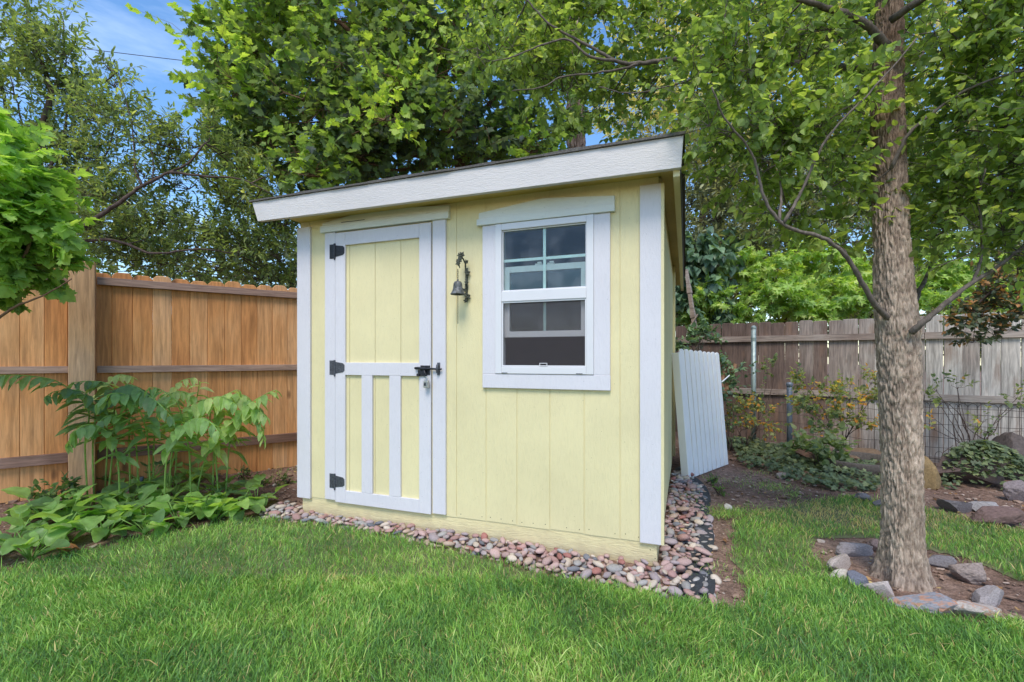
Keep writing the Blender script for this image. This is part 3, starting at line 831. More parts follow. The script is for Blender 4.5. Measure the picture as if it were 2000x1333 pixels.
mb.build('shackle', M['steel'], PL, smooth_=True)

# bell on its vine-shaped bracket
BE = empty('wall_bell', at_shed(-1.235, 0, 1.60), TH, 'old bronze bell on a leafy iron bracket between door and window', 'bell')
mb = MB()
arch = [(0, -.006, -.01), (0.002, -.012, .03), (-.004, -.010, .08), (.006, -.012, .13), (.0, -.018, .18), (.004, -.03, .225), (-.002, -.05, .252), (-.006, -.075, .262), (-.008, -.098, .248), (-.006, -.108, .222), (-.004, -.104, .195), (-.004, -.094, .185)]
# the bracket stands out from the wall and the bell hangs at its tip
mb.tube([(x_, y_, z_) for x_, y_, z_ in arch], [.006, .0055, .005, .0055, .0055, .0055, .0055, .0055, .0055, .0055, .0045, .003], 8)
mb.box(-.009, .009, -.004, -.0005, -.02, .20)
for (lx, ly, lz, s_) in ((-.004, -.10, .235, 1.1), (.012, -.03, .235, .8), (-.002, -.07, .275, 1.1), (-.012, -.085, .27, .8), (.014, -.018, .165, 1.1), (.008, -.02, .10, .8), (-.012, -.022, .05, .8), (.014, -.014, .01, 1.1), (.0, -.016, -.018, .8), (-.012, -.104, .215, .9)):
    for q in range(5):
        a = q * 1.256 + lz * 40
        s_ *= 1.0; c_ = Vector((lx + .010 * s_ * math.cos(a), ly, lz + .010 * s_ * math.sin(a)))
        e_ = Vector((lx + .021 * s_ * math.cos(a), ly - .004, lz + .021 * s_ * math.sin(a)))
        mb.tube([(lx, ly, lz), c_, e_], [.004 * s_, .008 * s_, .0015], 6)
mb.tube([(.0, -.012, .06), (.016, -.02, .085), (.01, -.016, .115), (-.006, -.012, .125)], .003, 6)
mb.build('bracket', M['verdigris'], BE, smooth_=True)
BP = (-.018, -.096, 0)
Tb = Matrix.Translation((BP[0], BP[1], 0.012))
mb = MB()
mb.lathe([(.0005, .088), (.012, .088), (.021, .084), (.027, .074), (.029, .06), (.031, .042), (.036, .025), (.042, .013), (.047, .008), (.048, .003), (.046, .0), (.042, .002), (.034, .02), (.028, .04), (.024, .07), (.0005, .078)], 28, Tb)
mb.tube([(BP[0], BP[1], .10), (BP[0], BP[1], .112)], .006, 8)
mb.build('bell', M['bell'], BE, smooth_=True)
mb = MB()
for k_ in range(5):
    cz = .118 + k_ * .013
    ax = (k_ % 2)
    mb.tube([(BP[0] + (.005 * math.cos(a) if ax else 0), BP[1] + (0 if ax else .005 * math.cos(a)), cz + .009 * math.sin(a)) for a in np.linspace(0, 6.283, 9)], .0015, 5)
mb.build('hook_chain', M['verdigris'], BE)
mb = MB()
for k_ in range(22):
    cz = .008 - k_ * .0085; ax = (k_ % 2)
    mb.tube([(BP[0] + (.003 * math.cos(a) if ax else 0), BP[1] + (0 if ax else .003 * math.cos(a)), cz + .0055 * math.sin(a)) for a in np.linspace(0, 6.283, 7)], .0011, 4)
mb.build('pull_chain', M['verdigris'], BE)

# ------------------------------------------------------------------ left fence (new cedar)
def dogear(w, h, t, cut=0.022):
    return [(-w / 2, 0), (w / 2, 0), (w / 2, h - cut), (w / 2 - cut, h), (-w / 2 + cut, h), (-w / 2, h - cut)]
LFA = math.atan2(LFD[1], LFD[0])
LFE = empty('cedar_fence', (LF0[0], LF0[1], 0.08), LFA, 'orange cedar board fence with dog-eared tops left of the shed', 'fence')
mb = MB()
s = -2.6
while s < 5.6:
    mb.cur = random.uniform(0.12, 0.78)
    h_ = 1.845 + random.uniform(-.006, .006)
    Mx = Matrix.Translation((s, 0, random.uniform(-.008, .008)))
    mb.prism(dogear(.1360, h_, .018, .028), 0.0, 0.017 + random.uniform(0, .002), Mx)
    s += .1365
mb.build('board_panel', M['cedar'], LFE, 0.0045, segs=1)
for (z0, z1) in ((1.735, 1.795), (1.0, 1.055), (0.275, 0.355)):
    for (s0, s1) in ((-2.6, -0.205), (-0.030, 2.3), (2.31, 5.6)):
        mb = MB(); mb.cur = random.random(); mb.box(s0, s1, -.040 + random.uniform(0, .001), -.0005, z0 + random.uniform(-.004, .004), z1)
        mb.build('rail', M['cedar_rail'], LFE, 0.002)
mb = MB(); mb.cur = .6; mb.box(-.195, -.035, -.130, -.0405, -.3, 1.90); mb.build('post', M['cedar_post'], LFE, 0.004)
mb = MB(); mb.cur = .3; mb.box(2.25, 2.35, -.13, -.041, -.3, 1.8); mb.build('post', M['cedar_post'], LFE, 0.004)

# ------------------------------------------------------------------ back right fence (weathered)
RFA = math.atan2(-RFD[1], -RFD[0])                    # local +x runs to the right
OX = 5.0                                             # metres from the local origin (far left end) to RF0
RFE = empty('weathered_fence', (RF0[0] + RFD[0] * OX, RF0[1] + RFD[1] * OX, 0), RFA, 'weathered grey-brown board fence behind the tree', 'fence')
mb = MB()
s = -0.6
while s < 9.0:
    fade = min(1, max(0, (s - 2.3) / 1.8))
    mb.cur = min(1.25, max(-.05, 0.02 + 1.05 * fade + random.uniform(-.16, .16)))
    h_ = 1.93 + random.uniform(-.012, .012) + (0.012 if s > 3.2 else 0)
    Mx = Matrix.Translation((s, random.uniform(-.003, .003), -0.2)) @ Matrix.Rotation(random.uniform(-.004, .004), 4, 'Y')
    mb.prism(dogear(.1695 if s < 3.4 else .1655, h_, .018, 0.02 if s < 3.2 else 0.006), 0.0, 0.018, Mx)
    s += .1715
mb.build('board_panel', M['grey_board'], RFE, 0.004, segs=1)
for (z0, z1) in ((1.44, 1.53), (0.665, 0.745), (-0.13, -0.04)):
    for (s0, s1) in ((-.6, 1.62), (1.625, 4.1), (4.105, 6.4), (6.405, 9.0)):
        mb = MB(); mb.cur = .3 + .5 * min(1, max(0, s0 / 4)); mb.box(s0, s1, -.040 + random.uniform(0, .001), -.0045, z0 + random.uniform(-.006, .006), z1)
        mb.build('rail', M['grey_rail'], RFE, 0.002)
# ------------------------------------------------------------------ stones
def stone_me(name, seed, sub=3, flat=(1, 1, 1), rough_=0.25, facet=0, nf=2.2):
    bm = bmesh.new(); bmesh.ops.create_icosphere(bm, subdivisions=sub, radius=1)
    rs = random.Random(seed)
    pl = []
    for _ in range(facet):
        d = Vector((rs.gauss(0, 1), rs.gauss(0, 1), rs.gauss(0, 1))).normalized(); pl.append((d, rs.uniform(.45, .8)))
    for v_ in bm.verts:
        p = v_.co.copy()
        p *= 1 + rough_ * mnoise.noise(p * nf * .5 + Vector((seed * 3.7, 0, 0))) + rough_ * .35 * mnoise.noise(p * nf * 2 + Vector((0, seed * 1.7, 0)))
        for d, k in pl:
            q = p.dot(d)
            if q > k: p -= d * (q - k) * .93
        if facet: p *= 1 + 0.03 * mnoise.noise(p * 9)
        v_.co = Vector((p.x * flat[0], p.y * flat[1], p.z * flat[2]))
    me = bpy.data.meshes.new(name); bm.to_mesh(me); bm.free()
    if not facet: me.shade_smooth()
    return me

PEB = []
for i in range(14):
    r_ = random.Random(i)
    me = stone_me('river_stone', i + 1, 2 if i < 14 else 3, (1, r_.uniform(.6, .85), r_.uniform(.34, .52)), .22)
    me.materials.append(M['stone']); PEB.append(me)
# the strip of river stones: front of the shed, corner and right side
STRIP = [GP(510, 1006), GP(560, 985), GP(592, 1000), GP(1283, 1106), GP(1297, 1060), GP(1306, 985), GP(1316, 930), GP(1330, 915), GP(1350, 938), GP(1376, 950), GP(1382, 1000), GP(1392, 1060), GP(1388, 1100), GP(1404, 1150), GP(1395, 1185), GP(1300, 1168), GP(1200, 1150), GP(1080, 1124), GP(960, 1094), GP(800, 1057), GP(650, 1032), GP(520, 1016)]
UX, UY = math.cos(TH), math.sin(TH)
def shed_local(x, y):
    dx, dy = x - .8565, y - 2.69
    return dx * UX + dy * UY, -dx * UY + dy * UX
cand = []
tries = 0
for layer, (cnt, dist) in enumerate(((1500, .043), (1100, .052))):
    got = []
    nn = 0
    while nn < cnt * 30 and len(got) < cnt:
        nn += 1
        x = random.uniform(-2.3, 2.3); y = random.uniform(2.1, 5.6)
        if not inside(STRIP, np.array([x]), np.array([y]))[0]: continue
        lx, ly = shed_local(x, y)
        if -2.67 < lx < 0.0 and ly > -0.01: continue
        # thin out towards the outer right edge, where the fabric shows
        if lx > 0.0 and layer == 1 and lx > 0.21 + 0.06 * math.sin(ly * 9) and ly > -.25: continue
        if lx > .36 + .07 * math.sin(ly * 7): continue
        if lx > .25 and random.random() < .45: continue
        r = random.choice((.018, .022, .026, .029, .033, .038)) * random.uniform(.85, 1.1)
        if lx > 0.02 and random.random() < .1: r = random.uniform(.042, .055)
        if any((x - a) ** 2 + (y - b_) ** 2 < (.78 * (r + c_)) ** 2 for a, b_, c_ in got): continue
        got.append((x, y, r))
    for x, y, r in got: cand.append((x, y, r, layer))
TONES = [('pinkish', (0.46, 0.315, 0.285)), ('dusty rose', (0.40, 0.245, 0.22)), ('mauve grey', (0.37, 0.305, 0.305)), ('grey', (0.35, 0.33, 0.31)),
         ('cream', (0.56, 0.47, 0.38)), ('brick red', (0.36, 0.16, 0.135)), ('tan', (0.46, 0.34, 0.26)), ('dark grey', (0.175, 0.175, 0.19))]
TW = [6, 4, 4, 4, 3, 1.3, 3, 1.6]
def lay(i):
    x, y, r, layer = cand[i]
    return Vector((x, y, float(gz(x, y)) + r * .28 + (0.0 if layer == 0 else 0.026)))
cand.sort(key=lambda q: q[2] * (1.0 if q[3] else .45) / q[1], reverse=True)
def zone(x, y):
    lx, ly = shed_local(x, y)
    if lx > .02 and ly > .9: return 'far down the right side of the shed'
    if lx > .02 and ly > 0: return "beside the shed's right side wall"
    if lx > -.35: return "at the shed's front right corner"
    if lx > -1.3: return 'in the strip below the window'
    if lx > -2.4: return 'in the strip below the door'
    return "at the shed's front left corner"
nst = 0
rest_v, rest_t, rest_c = [], [], []
nb = 0
for i, (x, y, r, layer) in enumerate(cand):
    tn, tcol = random.choices(TONES, TW)[0]
    rot = (random.gauss(0, .22), random.gauss(0, .22), random.uniform(0, 6.28))
    if i < 300:
        o = bpy.data.objects.new('river_stone', PEB[i % len(PEB)]); COL.objects.link(o)
        o.location = lay(i); o.rotation_euler = rot; o.scale = (r * random.uniform(1.0, 1.35), r, r * random.uniform(.85, 1.1))
        k_ = random.uniform(.85, 1.15)
        o.color = (tcol[0] * k_, tcol[1] * k_, tcol[2] * k_, 1)
        lb = f"{tn} rounded river stone {zone(x, y)}"
        tagged(o, lb, 'stone', lb.replace('stone', 'stones'))
    else:
        me = PEB[i % len(PEB)]
        vv = np.array([q.co[:] for q in me.vertices]); ff = np.array([q.vertices[:] for q in me.polygons])
        Mx = np.array(Matrix.LocRotScale(lay(i), None, None) @ __import__('mathutils').Euler(rot).to_matrix().to_4x4() @ Matrix.Diagonal((r * 1.15, r, r, 1)))
        vv = vv @ Mx[:3, :3].T + Mx[:3, 3]
        rest_v.append(vv); rest_t.append(ff + nb); nb += len(vv); rest_c.append(np.full(len(vv), TONES.index((tn, tcol)) / 7.0))
m, n, b, out = new_mat('river_stones_mixed')
at = nd(n, 'ShaderNodeAttribute', attribute_name='tint')
rp = ramp(n, [(i / 7.0, c_) for i, (_, c_) in enumerate(TONES)], at.outputs['Fac'])
f = noise(n, coords(n), 20, 5)
n.links.new(mixc(n, 'MULTIPLY', 1.0, rp.outputs['Color'], ramp(n, [(0.3, .65), (.7, 1.2)], f).outputs['Color']), b.inputs['Base Color'])
b.inputs['Roughness'].default_value = .72
bump(n, b, f, .4, .005)
o = link('river_stones', tri_mesh('river_stones', np.concatenate(rest_v), np.concatenate(rest_t), np.concatenate(rest_c), smooth_=True), m)
tagged(o, 'lower layer of small river stones bedding the strip round the shed', 'stones', kind='stuff')

# black landscape fabric showing along the right edge of the stones
def fabric(pts, name, label, w=0.10):
    V, F = [], []
    for i, (px, py, ww) in enumerate(pts):
        q = GP(px, py)
        for k_ in range(5):
            a = (k_ / 4 - .5) * 2
            x = q[0] + a * ww + .012 * mnoise.noise(Vector((i * .7, k_ * 2, 3))); y = q[1]
            z = float(gz(x, y)) + .010 + .012 * mnoise.noise(Vector((x * 14, y * 10, 0))) + .006 * abs(a)
            V.append((x, y + .01 * mnoise.noise(Vector((k_, i, 1))), z))
    for i in range(len(pts) - 1):
        for k_ in range(4):
            a = i * 5 + k_; F.append((a, a + 1, a + 6, a + 5))
    mb = MB(); mb.add(V, F)
    o = mb.build(name, M['fabric']); 
    s_ = o.modifiers.new('sub', 'SUBSURF'); s_.levels = 2; s_.render_levels = 2
    sd = o.modifiers.new('th', 'SOLIDIFY'); sd.thickness = .002
    tagged(o, label, 'ground fabric')
fabric([(1352, 935, .05), (1368, 955, .06), (1378, 980, .055), (1368, 1000, .07), (1372, 1030, .06), (1382, 1055, .05), (1368, 1080, .075), (1362, 1110, .06), (1352, 1135, .07), (1345, 1160, .06), (1340, 1176, .05)], 'landscape_fabric', 'black landscape fabric edging the stones on their right', )
fabric([(1372, 1110, .035), (1378, 1130, .045), (1380, 1150, .05), (1376, 1168, .05), (1370, 1180, .035)], 'landscape_fabric', 'crumpled corner flap of black fabric nearest the lawn')

def rock(px, py, D, wpx, hpx, col, label, seed, mat='rock', rz=0.0, tilt=0.0, deep=1.0, cat='rock', facet=9, name='rock', group='rocks round the foot of the tree', sink=.25):
    me = stone_me(name, seed, 4, (1, 1, 1), .30, facet)
    me.materials.append(M[mat])
    o = bpy.data.objects.new(name, me); COL.objects.link(o)
    w = wpx / FOC * D / 2; h = hpx / FOC * D / 2
    x = (px - 1000) / FOC * D
    o.location = (x, D, float(gz(x, D)) + h * (1 - sink)); o.scale = (w * 1.12, w * .75 * deep, h * 1.25); o.rotation_euler = (tilt, random.uniform(-.1, .1), rz)
    o.color = (*col, 1)
    tagged(o, label, cat, group)
    return o
gD = lambda py: 1096.8 / (py - 700)
rock(1668, 1074, gD(1084), 68, 24, (.30, .26, .255), 'flat grey rock behind the tree foot on the left, lying level', 1, rz=.1)
rock(1710, 1066, gD(1078), 34, 22, (.24, .17, .15), 'small brown rock just left of the trunk, behind the others', 2)
rock(1638, 1104, gD(1114), 60, 30, (.44, .37, .33), 'pale tan rock with a pointed top, leftmost of the tree ring', 3, rz=.5, deep=.7)
rock(1643, 1128, gD(1138), 32, 24, (.50, .45, .38), 'small round cream stone at the lawn edge beside a blue-grey rock', 4, facet=0)
rock(1676, 1136, gD(1150), 48, 36, (.16, .165, .20), 'dark blue-grey block at the lawn edge in the tree ring', 5, rz=-.3, facet=10)
rock(1722, 1152, gD(1168), 52, 34, (.46, .39, .36), 'long pale pinkish slab leaning towards the trunk', 6, rz=-.75, deep=.5)
rock(1818, 1190, gD(1202), 124, 40, (.24, .235, .255), 'large flat slate-blue slab in front of the trunk', 7, 'rusty_rock', rz=-.22, deep=.55)
rock(1908, 1199, gD(1213), 88, 40, (.43, .37, .33), 'tan slab with rusty orange face at the front right', 8, 'rusty_rock', rz=-.1, deep=.6)
rock(1930, 1168, gD(1182), 78, 32, (.33, .29, .28), 'broad grey slab behind the rusty orange slab', 9, rz=.2, deep=.8)
rock(1893, 1122, gD(1136), 68, 36, (.27, .215, .19), 'craggy brown rock with a hollow, right of the trunk', 10, rz=-.2)
rock(1836, 1101, gD(1110), 56, 26, (.20, .185, .195), 'low dark grey rock touching the trunk on its right', 11, rz=-.15)
rock(1420, 994, gD(1000), 16, 16, (.60, .55, .47), 'white lump of stone on bare earth right of the pebbles', 12, group=None, facet=4)
BG = 'rocks along the foot of the back fence'
rock(1982, 932, 4.75, 112, 86, (.11, .088, .080), 'large dark boulder at the right edge before the fence', 13, facet=10, group=BG, name='boulder', sink=.1)
rock(1893, 950, 4.5, 105, 60, (.14, .10, .09), 'dark brown boulder half hidden by ivy', 14, facet=8, group=BG, name='boulder', sink=.2)
rock(1812, 963, 4.3, 52, 60, (.27, .185, .09), 'ochre brown upright stone just right of the trunk', 15, facet=8, group=BG, name='boulder')
rock(1925, 986, gD(1000), 54, 22, (.34, .31, .30), 'flat pale grey slab lying below the ivy boulder', 16, group=BG)
rock(1945, 1012, gD(1024), 100, 38, (.18, .115, .10), 'low reddish brown rock below the pale slab', 17, group=BG, deep=.6)
rock(1862, 987, gD(998), 62, 26, (.16, .14, .14), 'dark flat stone between ochre stone and pale slab', 18, group=BG)
rock(1992, 975, 3.9, 50, 46, (.22, .18, .18), 'grey-brown stone below the large dark boulder at the right edge', 19, group=BG)
rock(1688, 970, gD(978), 34, 18, (.17, .155, .16), 'small dark stone at the ivy edge left of the trunk', 20, group=BG)
rock(1716, 984, gD(992), 26, 20, (.19, .17, .18), 'small slate stone touching the trunk at its left', 21, group=BG)
rock(1682, 897, 5.4, 92, 44, (.17, .115, .075), 'mossy brown boulder behind the round stone planter', 22, group=BG, name='boulder')
rock(1592, 905, 5.4, 84, 34, (.20, .12, .09), 'reddish brown rock among the ivy', 23, group=BG, rz=-.5, deep=.5)
rock(1528, 935, 4.7, 30, 12, (.30, .24, .20), 'small flat tan stone at the front of the ivy', 24, group=BG)

# small litter
mb = MB(); mb.tube([(0, 0, 0), (0.02, 0, .13)], .011, 12); mb.tube([(.02, 0, .131), (.023, 0, .155)], .014, 12)
o = mb.build('water_pipe', M['pipe'], bevel=.001); q = P(272, 940, 3.85); o.location = (q.x, q.y, float(gz(q.x, q.y))-.01)
tagged(o, 'short dark irrigation riser pipe in the left bed', 'pipe')

# round aggregate planter rim
mb = MB()
mb.lathe([(.001, .02), (.24, .02), (.30, .02), (.31, .06), (.335, .10), (.335, .155), (.36, .165), (.375, .15), (.37, .10), (.35, .0), (.34, -.05)], 48)
q = P(1678, 945, 4.95)
o = mb.build('stone_planter', M['concrete'], smooth_=True); o.location = (q.x, q.y, float(gz(q.x, q.y)) - .02)
tagged(o, 'low round dark aggregate planter bowl among the ivy', 'planter')

# ------------------------------------------------------------------ leaning white vinyl panel
VP0 = Vector((1.763, 4.67, 0.0)); VPX = Vector((.727, .68, 0)).normalized(); VPZ = Vector((-.113, .045, 1.29)).normalized()
VPZ = (VPZ - VPX * VPX.dot(VPZ)).normalized(); VPY = VPZ.cross(VPX)
MV = Matrix(((VPX.x, VPY.x, VPZ.x, VP0.x), (VPX.y, VPY.y, VPZ.y, VP0.y), (VPX.z, VPY.z, VPZ.z, VP0.z), (0, 0, 0, 1)))
VN = empty('white_gate_panel', (0, 0, 0), 0, 'white vinyl picket gate panel leaning against the shed side', 'gate panel')
VN.matrix_world = MV; VN.location = VP0; VN.rotation_euler = MV.to_euler()
for k_ in range(9):
    mb = MB(); x0 = .0 + k_ * .104; w_ = .085; hh = 1.30 - (0.004 * k_) + random.uniform(-.004, .004)
    arc = [(x0 + w_ / 2 + w_ / 2 * math.cos(a), hh - .03 + .03 * math.sin(a)) for a in np.linspace(0, math.pi, 7)]
    mb.prism([(x0, 0.0), (x0 + w_, 0.0)] + arc, -.018, .0)
    mb.build('picket', M['vinyl'], VN, .004)
mb = MB(); mb.box(.005, .92, .0005, .045, .12, .22); mb.build('rail', M['vinyl'], VN, .003)
mb = MB(); mb.box(.005, .92, .0005, .045, 1.05, 1.15); mb.build('rail', M['vinyl'], VN, .003)
mb = MB(); mb.box(-.052, -.004, -.028, .05, 0.0, 1.26); mb.build('side_stile', M['vinyl'], VN, .004)
mb = MB(); mb.tube([(.92, -.02, .93), (1.05, -.06, 1.0)], .007, 8); mb.build('latch_rod', M['vinyl'], VN)
for z_ in (.55, .56):
    pass
mb = MB(); mb.box(.885, .905, -.038, -.0305, .54, .552); mb.box(.923, .943, -.034, -.026, .545, .556); mb.build('latch_catch', M['iron'], VN, .001)

# ------------------------------------------------------------------ posts, wires, stakes at the back right
q = P(1472, 860, 6.6)
mb = MB(); mb.tube([(0, 0, -.2), (0, 0, 1.62)], .032, 18); o = mb.build('metal_post', M['galv'], None, smooth_=True)
o.location = (q.x, q.y, 0)
mb = MB(); mb.tube([(0, 0, 1.615), (0, 0, 1.64), (0, 0, 1.66)], [.036, .036, .016], 18); mb.tube([(0, 0, 1.44), (0, 0, 1.49)], .0345, 18, False); c_ = mb.build('cap', M['galv'], o)
tagged(o, 'tall round galvanised post against the brown back fence', 'post')
q = P(1542, 870, 6.1)
mb = MB(); mb.tube([(0, 0, -.2), (0, 0, .84)], .034, 18); o = mb.build('metal_post', M['pipe'], None, smooth_=True)
o.location = (q.x, q.y, 0)
mb = MB(); mb.tube([(0, 0, .841), (0, 0, .865), (0, 0, .885)], [.041, .041, .03], 18); mb.build('cap', M['pipe'], o)
tagged(o, 'short blue-grey pipe post with a dark cap by the wire', 'post')
# arched garden wire fence, right of the trunk
def rf_at(t, off): return Vector((RF0[0] + RFD[0] * t - .536 * off, RF0[1] + RFD[1] * t - .844 * off, 0))
mb = MB(); wr = .0028
t0, t1 = -1.5, 1.25
tt = t0
zb = -.15; ztop = .62
k_ = 0
while tt < t1:
    p = rf_at(tt, .32); mb.tube([p + Vector((0, 0, zb)), p + Vector((.004 * math.sin(k_ * 3), 0, ztop))], wr, 5)
    # overlapping arches, each two gaps wide
    pts = [rf_at(tt + .085 * (1 - math.cos(a)), .32) + Vector((0, 0, ztop + .055 * math.sin(a))) for a in np.linspace(0, math.pi, 9)]
    mb.tube(pts, wr, 5)
    if k_ % 2 == 0:
        pts = [rf_at(tt + .04 + .04 * (1 - math.cos(a)), .315) + Vector((0, 0, .02 + .05 * math.sin(a))) for a in np.linspace(0, math.pi, 7)]
        mb.tube([pts[0] - Vector((0, 0, .17))] + pts + [pts[-1] - Vector((0, 0, .17))], wr, 5)
    tt += .0855; k_ += 1
for z_ in (.60, .53, .40, .24, .12, -.02):
    mb.tube([rf_at(t0 + (t1 - t0) * i / 14, .325) + Vector((0, 0, z_ + .004 * math.sin(i * 2.3 + z_ * 20))) for i in range(15)], wr, 5)
p = rf_at(1.22, .33); mb.tube([p + Vector((0, 0, -.2)), p + Vector((0, 0, .62))], .011, 6)
o = mb.build('wire_fence', M['wire']); tagged(o, 'low rusty wire border fence with arched top right of the trunk', 'wire fence')
mb = MB()
for z_ in (.72, .58, .46, .34, .22, .1):
    mb.tube([P(1474, 700, 6.55) * 1 + Vector((0, 0, z_ - 1.2)) if i == 0 else Vector((P(1474, 700, 6.55).x + (P(1720, 700, 5.6).x - P(1474, 700, 6.55).x) * i / 10, 6.55 - .95 * i / 10, z_ + .012 * math.sin(i * 1.7 + z_ * 9))) for i in range(11)], .0022, 4)
for i in range(24):
    a = i / 23; x_ = P(1474, 700, 6.55).x + (P(1720, 700, 5.6).x - P(1474, 700, 6.55).x) * a; y_ = 6.55 - .95 * a
    mb.tube([(x_, y_, -.05), (x_, y_, .73)], .0019, 4)
o = mb.build('wire_fence', M['wire']); tagged(o, 'sagging thin wire mesh strung from the pipe post behind the shrub', 'wire fence')
# notched timber leaning at the rear of the shed
mb = MB()
a_, b_ = P(1343, 548, 6.7), P(1362, 690, 6.55)
a_ = a_ + (a_ - b_) * .15; e_ = b_ + (b_ - a_) * 1.3; e_.z = 0
d_ = (e_ - a_)
for i in range(14):
    p0 = a_ + d_ * (i / 14); p1 = a_ + d_ * ((i + 1) / 14)
    w0 = .034 + .028 * i / 14
    mb.tube([p0, p0 + (p1 - p0) * .97, p1], [w0 * .8, w0 * (1.15 if i % 2 else .9), w0 * .85], 4)
mb.cur = .4
for i in (4, 6):
    p0 = a_ + d_ * (i / 14); mb.tube([p0 + Vector((-.05, -.04, -.10)), p0 + Vector((.04, -.05, .05))], .012, 4)
o = mb.build('leaning_timber', M['grey_rail']); tagged(o, 'old notched timber leaning up behind the shed', 'timber')
# split stump beside the panel
mb = MB()
b0 = P(1404, 800, 5.9); b0.z = -.1
for (x_, z_, x2, z2, r0) in ((0, 0, .0, 1.0, .06), (.03, .72, .20, 1.23, .035), (.0, .8, .06, 1.22, .03), (-.03, .8, -.02, 1.21, .028), (-.05, .7, -.12, 1.18, .025), (.05, .75, .12, 1.2, .02)):
    p0 = b0 + Vector((x_, 0, z_)); p1 = b0 + Vector((x2, random.uniform(-.04, .04), z2))
    pts = [p0 + (p1 - p0) * t + Vector((.012 * math.sin(t * 9 + x2 * 30), .01 * math.cos(t * 7), 0)) for t in np.linspace(0, 1, 9)]
    mb.tube(pts, [r0 * (1.1 - .35 * t + .1 * math.sin(t * 15 + x2 * 9)) for t in np.linspace(0, 1, 9)], 9)
o = mb.build('split_stump', M['snag']); tagged(o, 'bare reddish split stump behind the white panel', 'stump')

# power line far away
mb = MB()
a_, b_ = P(-500, 8, 22), P(1500, 230, 26)
mb.tube([a_ + (b_ - a_) * t - Vector((0, 0, 1.2 * 4 * t * (1 - t) * .35)) for t in np.linspace(0, 1, 30)], .016, 6)
o = mb.build('power_line', M['iron'], smooth_=True); tagged(o, 'thin dark overhead cable crossing the blue sky', 'cable')

# ------------------------------------------------------------------ leaves
def outline(pts):
    """half outline (x>=0, y) from base to tip -> closed fan template"""
    r = [(x, y) for x, y in pts]; l = [(-x, y) for x, y in reversed(pts) if x > 1e-6]
    V = [(0, .45)] + r + l
    n = len(V) - 1
    T = [(0, 1 + i, 1 + (i + 1) % n) for i in range(n)]
    return V, T
def tmpl(pts, fold=0.25, droop=0.25):
    V, T = outline(pts)
    V = np.array([(x, y, abs(x) * fold - droop * y * y * .6) for x, y in V]); return V, np.array(T)
T_MAPLE = tmpl([(0, 0), (.22, -.02), (.50, .10), (.30, .22), (.62, .38), (.52, .50), (.58, .66), (.30, .58), (.28, .72), (.14, .84), (0, 1)], .12, .35)
T_OVATE = tmpl([(0, 0), (.27, .10), (.38, .32), (.30, .60), (.12, .86), (0, 1)], .30, .30)
T_LANCE = tmpl([(0, 0), (.13, .2), (.17, .45), (.10, .75), (0, 1)], .3, .3)
T_HEART = tmpl([(0, 0), (.25, -.08), (.43, .12), (.40, .38), (.20, .72), (0, 1)], .2, .35)
T_JAP = tmpl([(0, 0), (.10, .02), (.42, -.12), (.16, .10), (.62, .20), (.17, .24), (.50, .62), (.12, .40), (0, 1)], .1, .5)
T_IVY = tmpl([(0, 0), (.22, -.10), (.46, .08), (.30, .26), (.50, .50), (.22, .58), (0, .95)], .12, .2)
T_SEAL = tmpl([(0, 0), (.15, .12), (.235, .34), (.225, .56), (.13, .82), (0, 1)], .30, .6)

def leaves(tp, pos, dirv, size, tint, up=(0, 0, 1), roll=.35, flat=.0):
    """tp template; pos, dirv (N,3); size (N,)"""
    V0, T0 = tp
    N = len(pos)
    d = dirv / (np.linalg.norm(dirv, axis=1, keepdims=True) + 1e-9)
    u = np.array(up)[None] + rng.normal(0, roll, (N, 3))
    s = np.cross(d, u); s /= (np.linalg.norm(s, axis=1, keepdims=True) + 1e-9)
    nn = np.cross(s, d)
    sz = size[:, None, None]
    wv = rng.uniform(.8, 1.15, (N, 1, 1))
    V = pos[:, None] + (V0[None, :, 0:1] * wv * s[:, None] + V0[None, :, 1:2] * d[:, None] + V0[None, :, 2:3] * nn[:, None] * rng.uniform(.3, 1.6, (N, 1, 1))) * sz
    T = (np.arange(N)[:, None, None] * len(V0) + T0[None]).reshape(-1, 3)
    return V.reshape(-1, 3), T, np.repeat(tint, len(V0))

def nrm(a): return a / (np.linalg.norm(a, axis=-1, keepdims=True) + 1e-9)

def strips(A, B, r, name, mat, parent, sag=.1):
    """thin three-sided twigs from A to B (N,3) with a bend"""
    N = len(A)
    Mid = (A + B) / 2 + rng.normal(0, 1, (N, 3)) * np.linalg.norm(B - A, axis=1, keepdims=True) * sag
    d = nrm(B - A); q = np.cross(d, np.array([[.3, .2, 1.]])); q = nrm(q); w = np.cross(d, q)
    V = []
    for C, rr in ((A, 1.0), (Mid, .75), (B, .35)):
        for k in range(3):
            a = k * 2.0944
            V.append(C + (q * math.cos(a) + w * math.sin(a)) * (r * rr)[:, None])
    V = np.stack(V, 1).reshape(-1, 3)
    F = []
    for i in (0, 1):
        for k in range(3):
            F.append((i * 3 + k, i * 3 + (k + 1) % 3, (i + 1) * 3 + (k + 1) % 3, (i + 1) * 3 + k))
    T = (np.arange(N)[:, None, None] * 9 + np.array(F)[None]).reshape(-1, 4)
    return link(name, tri_mesh(name, V, T, np.full(len(V), .5), smooth_=True), mat, parent)

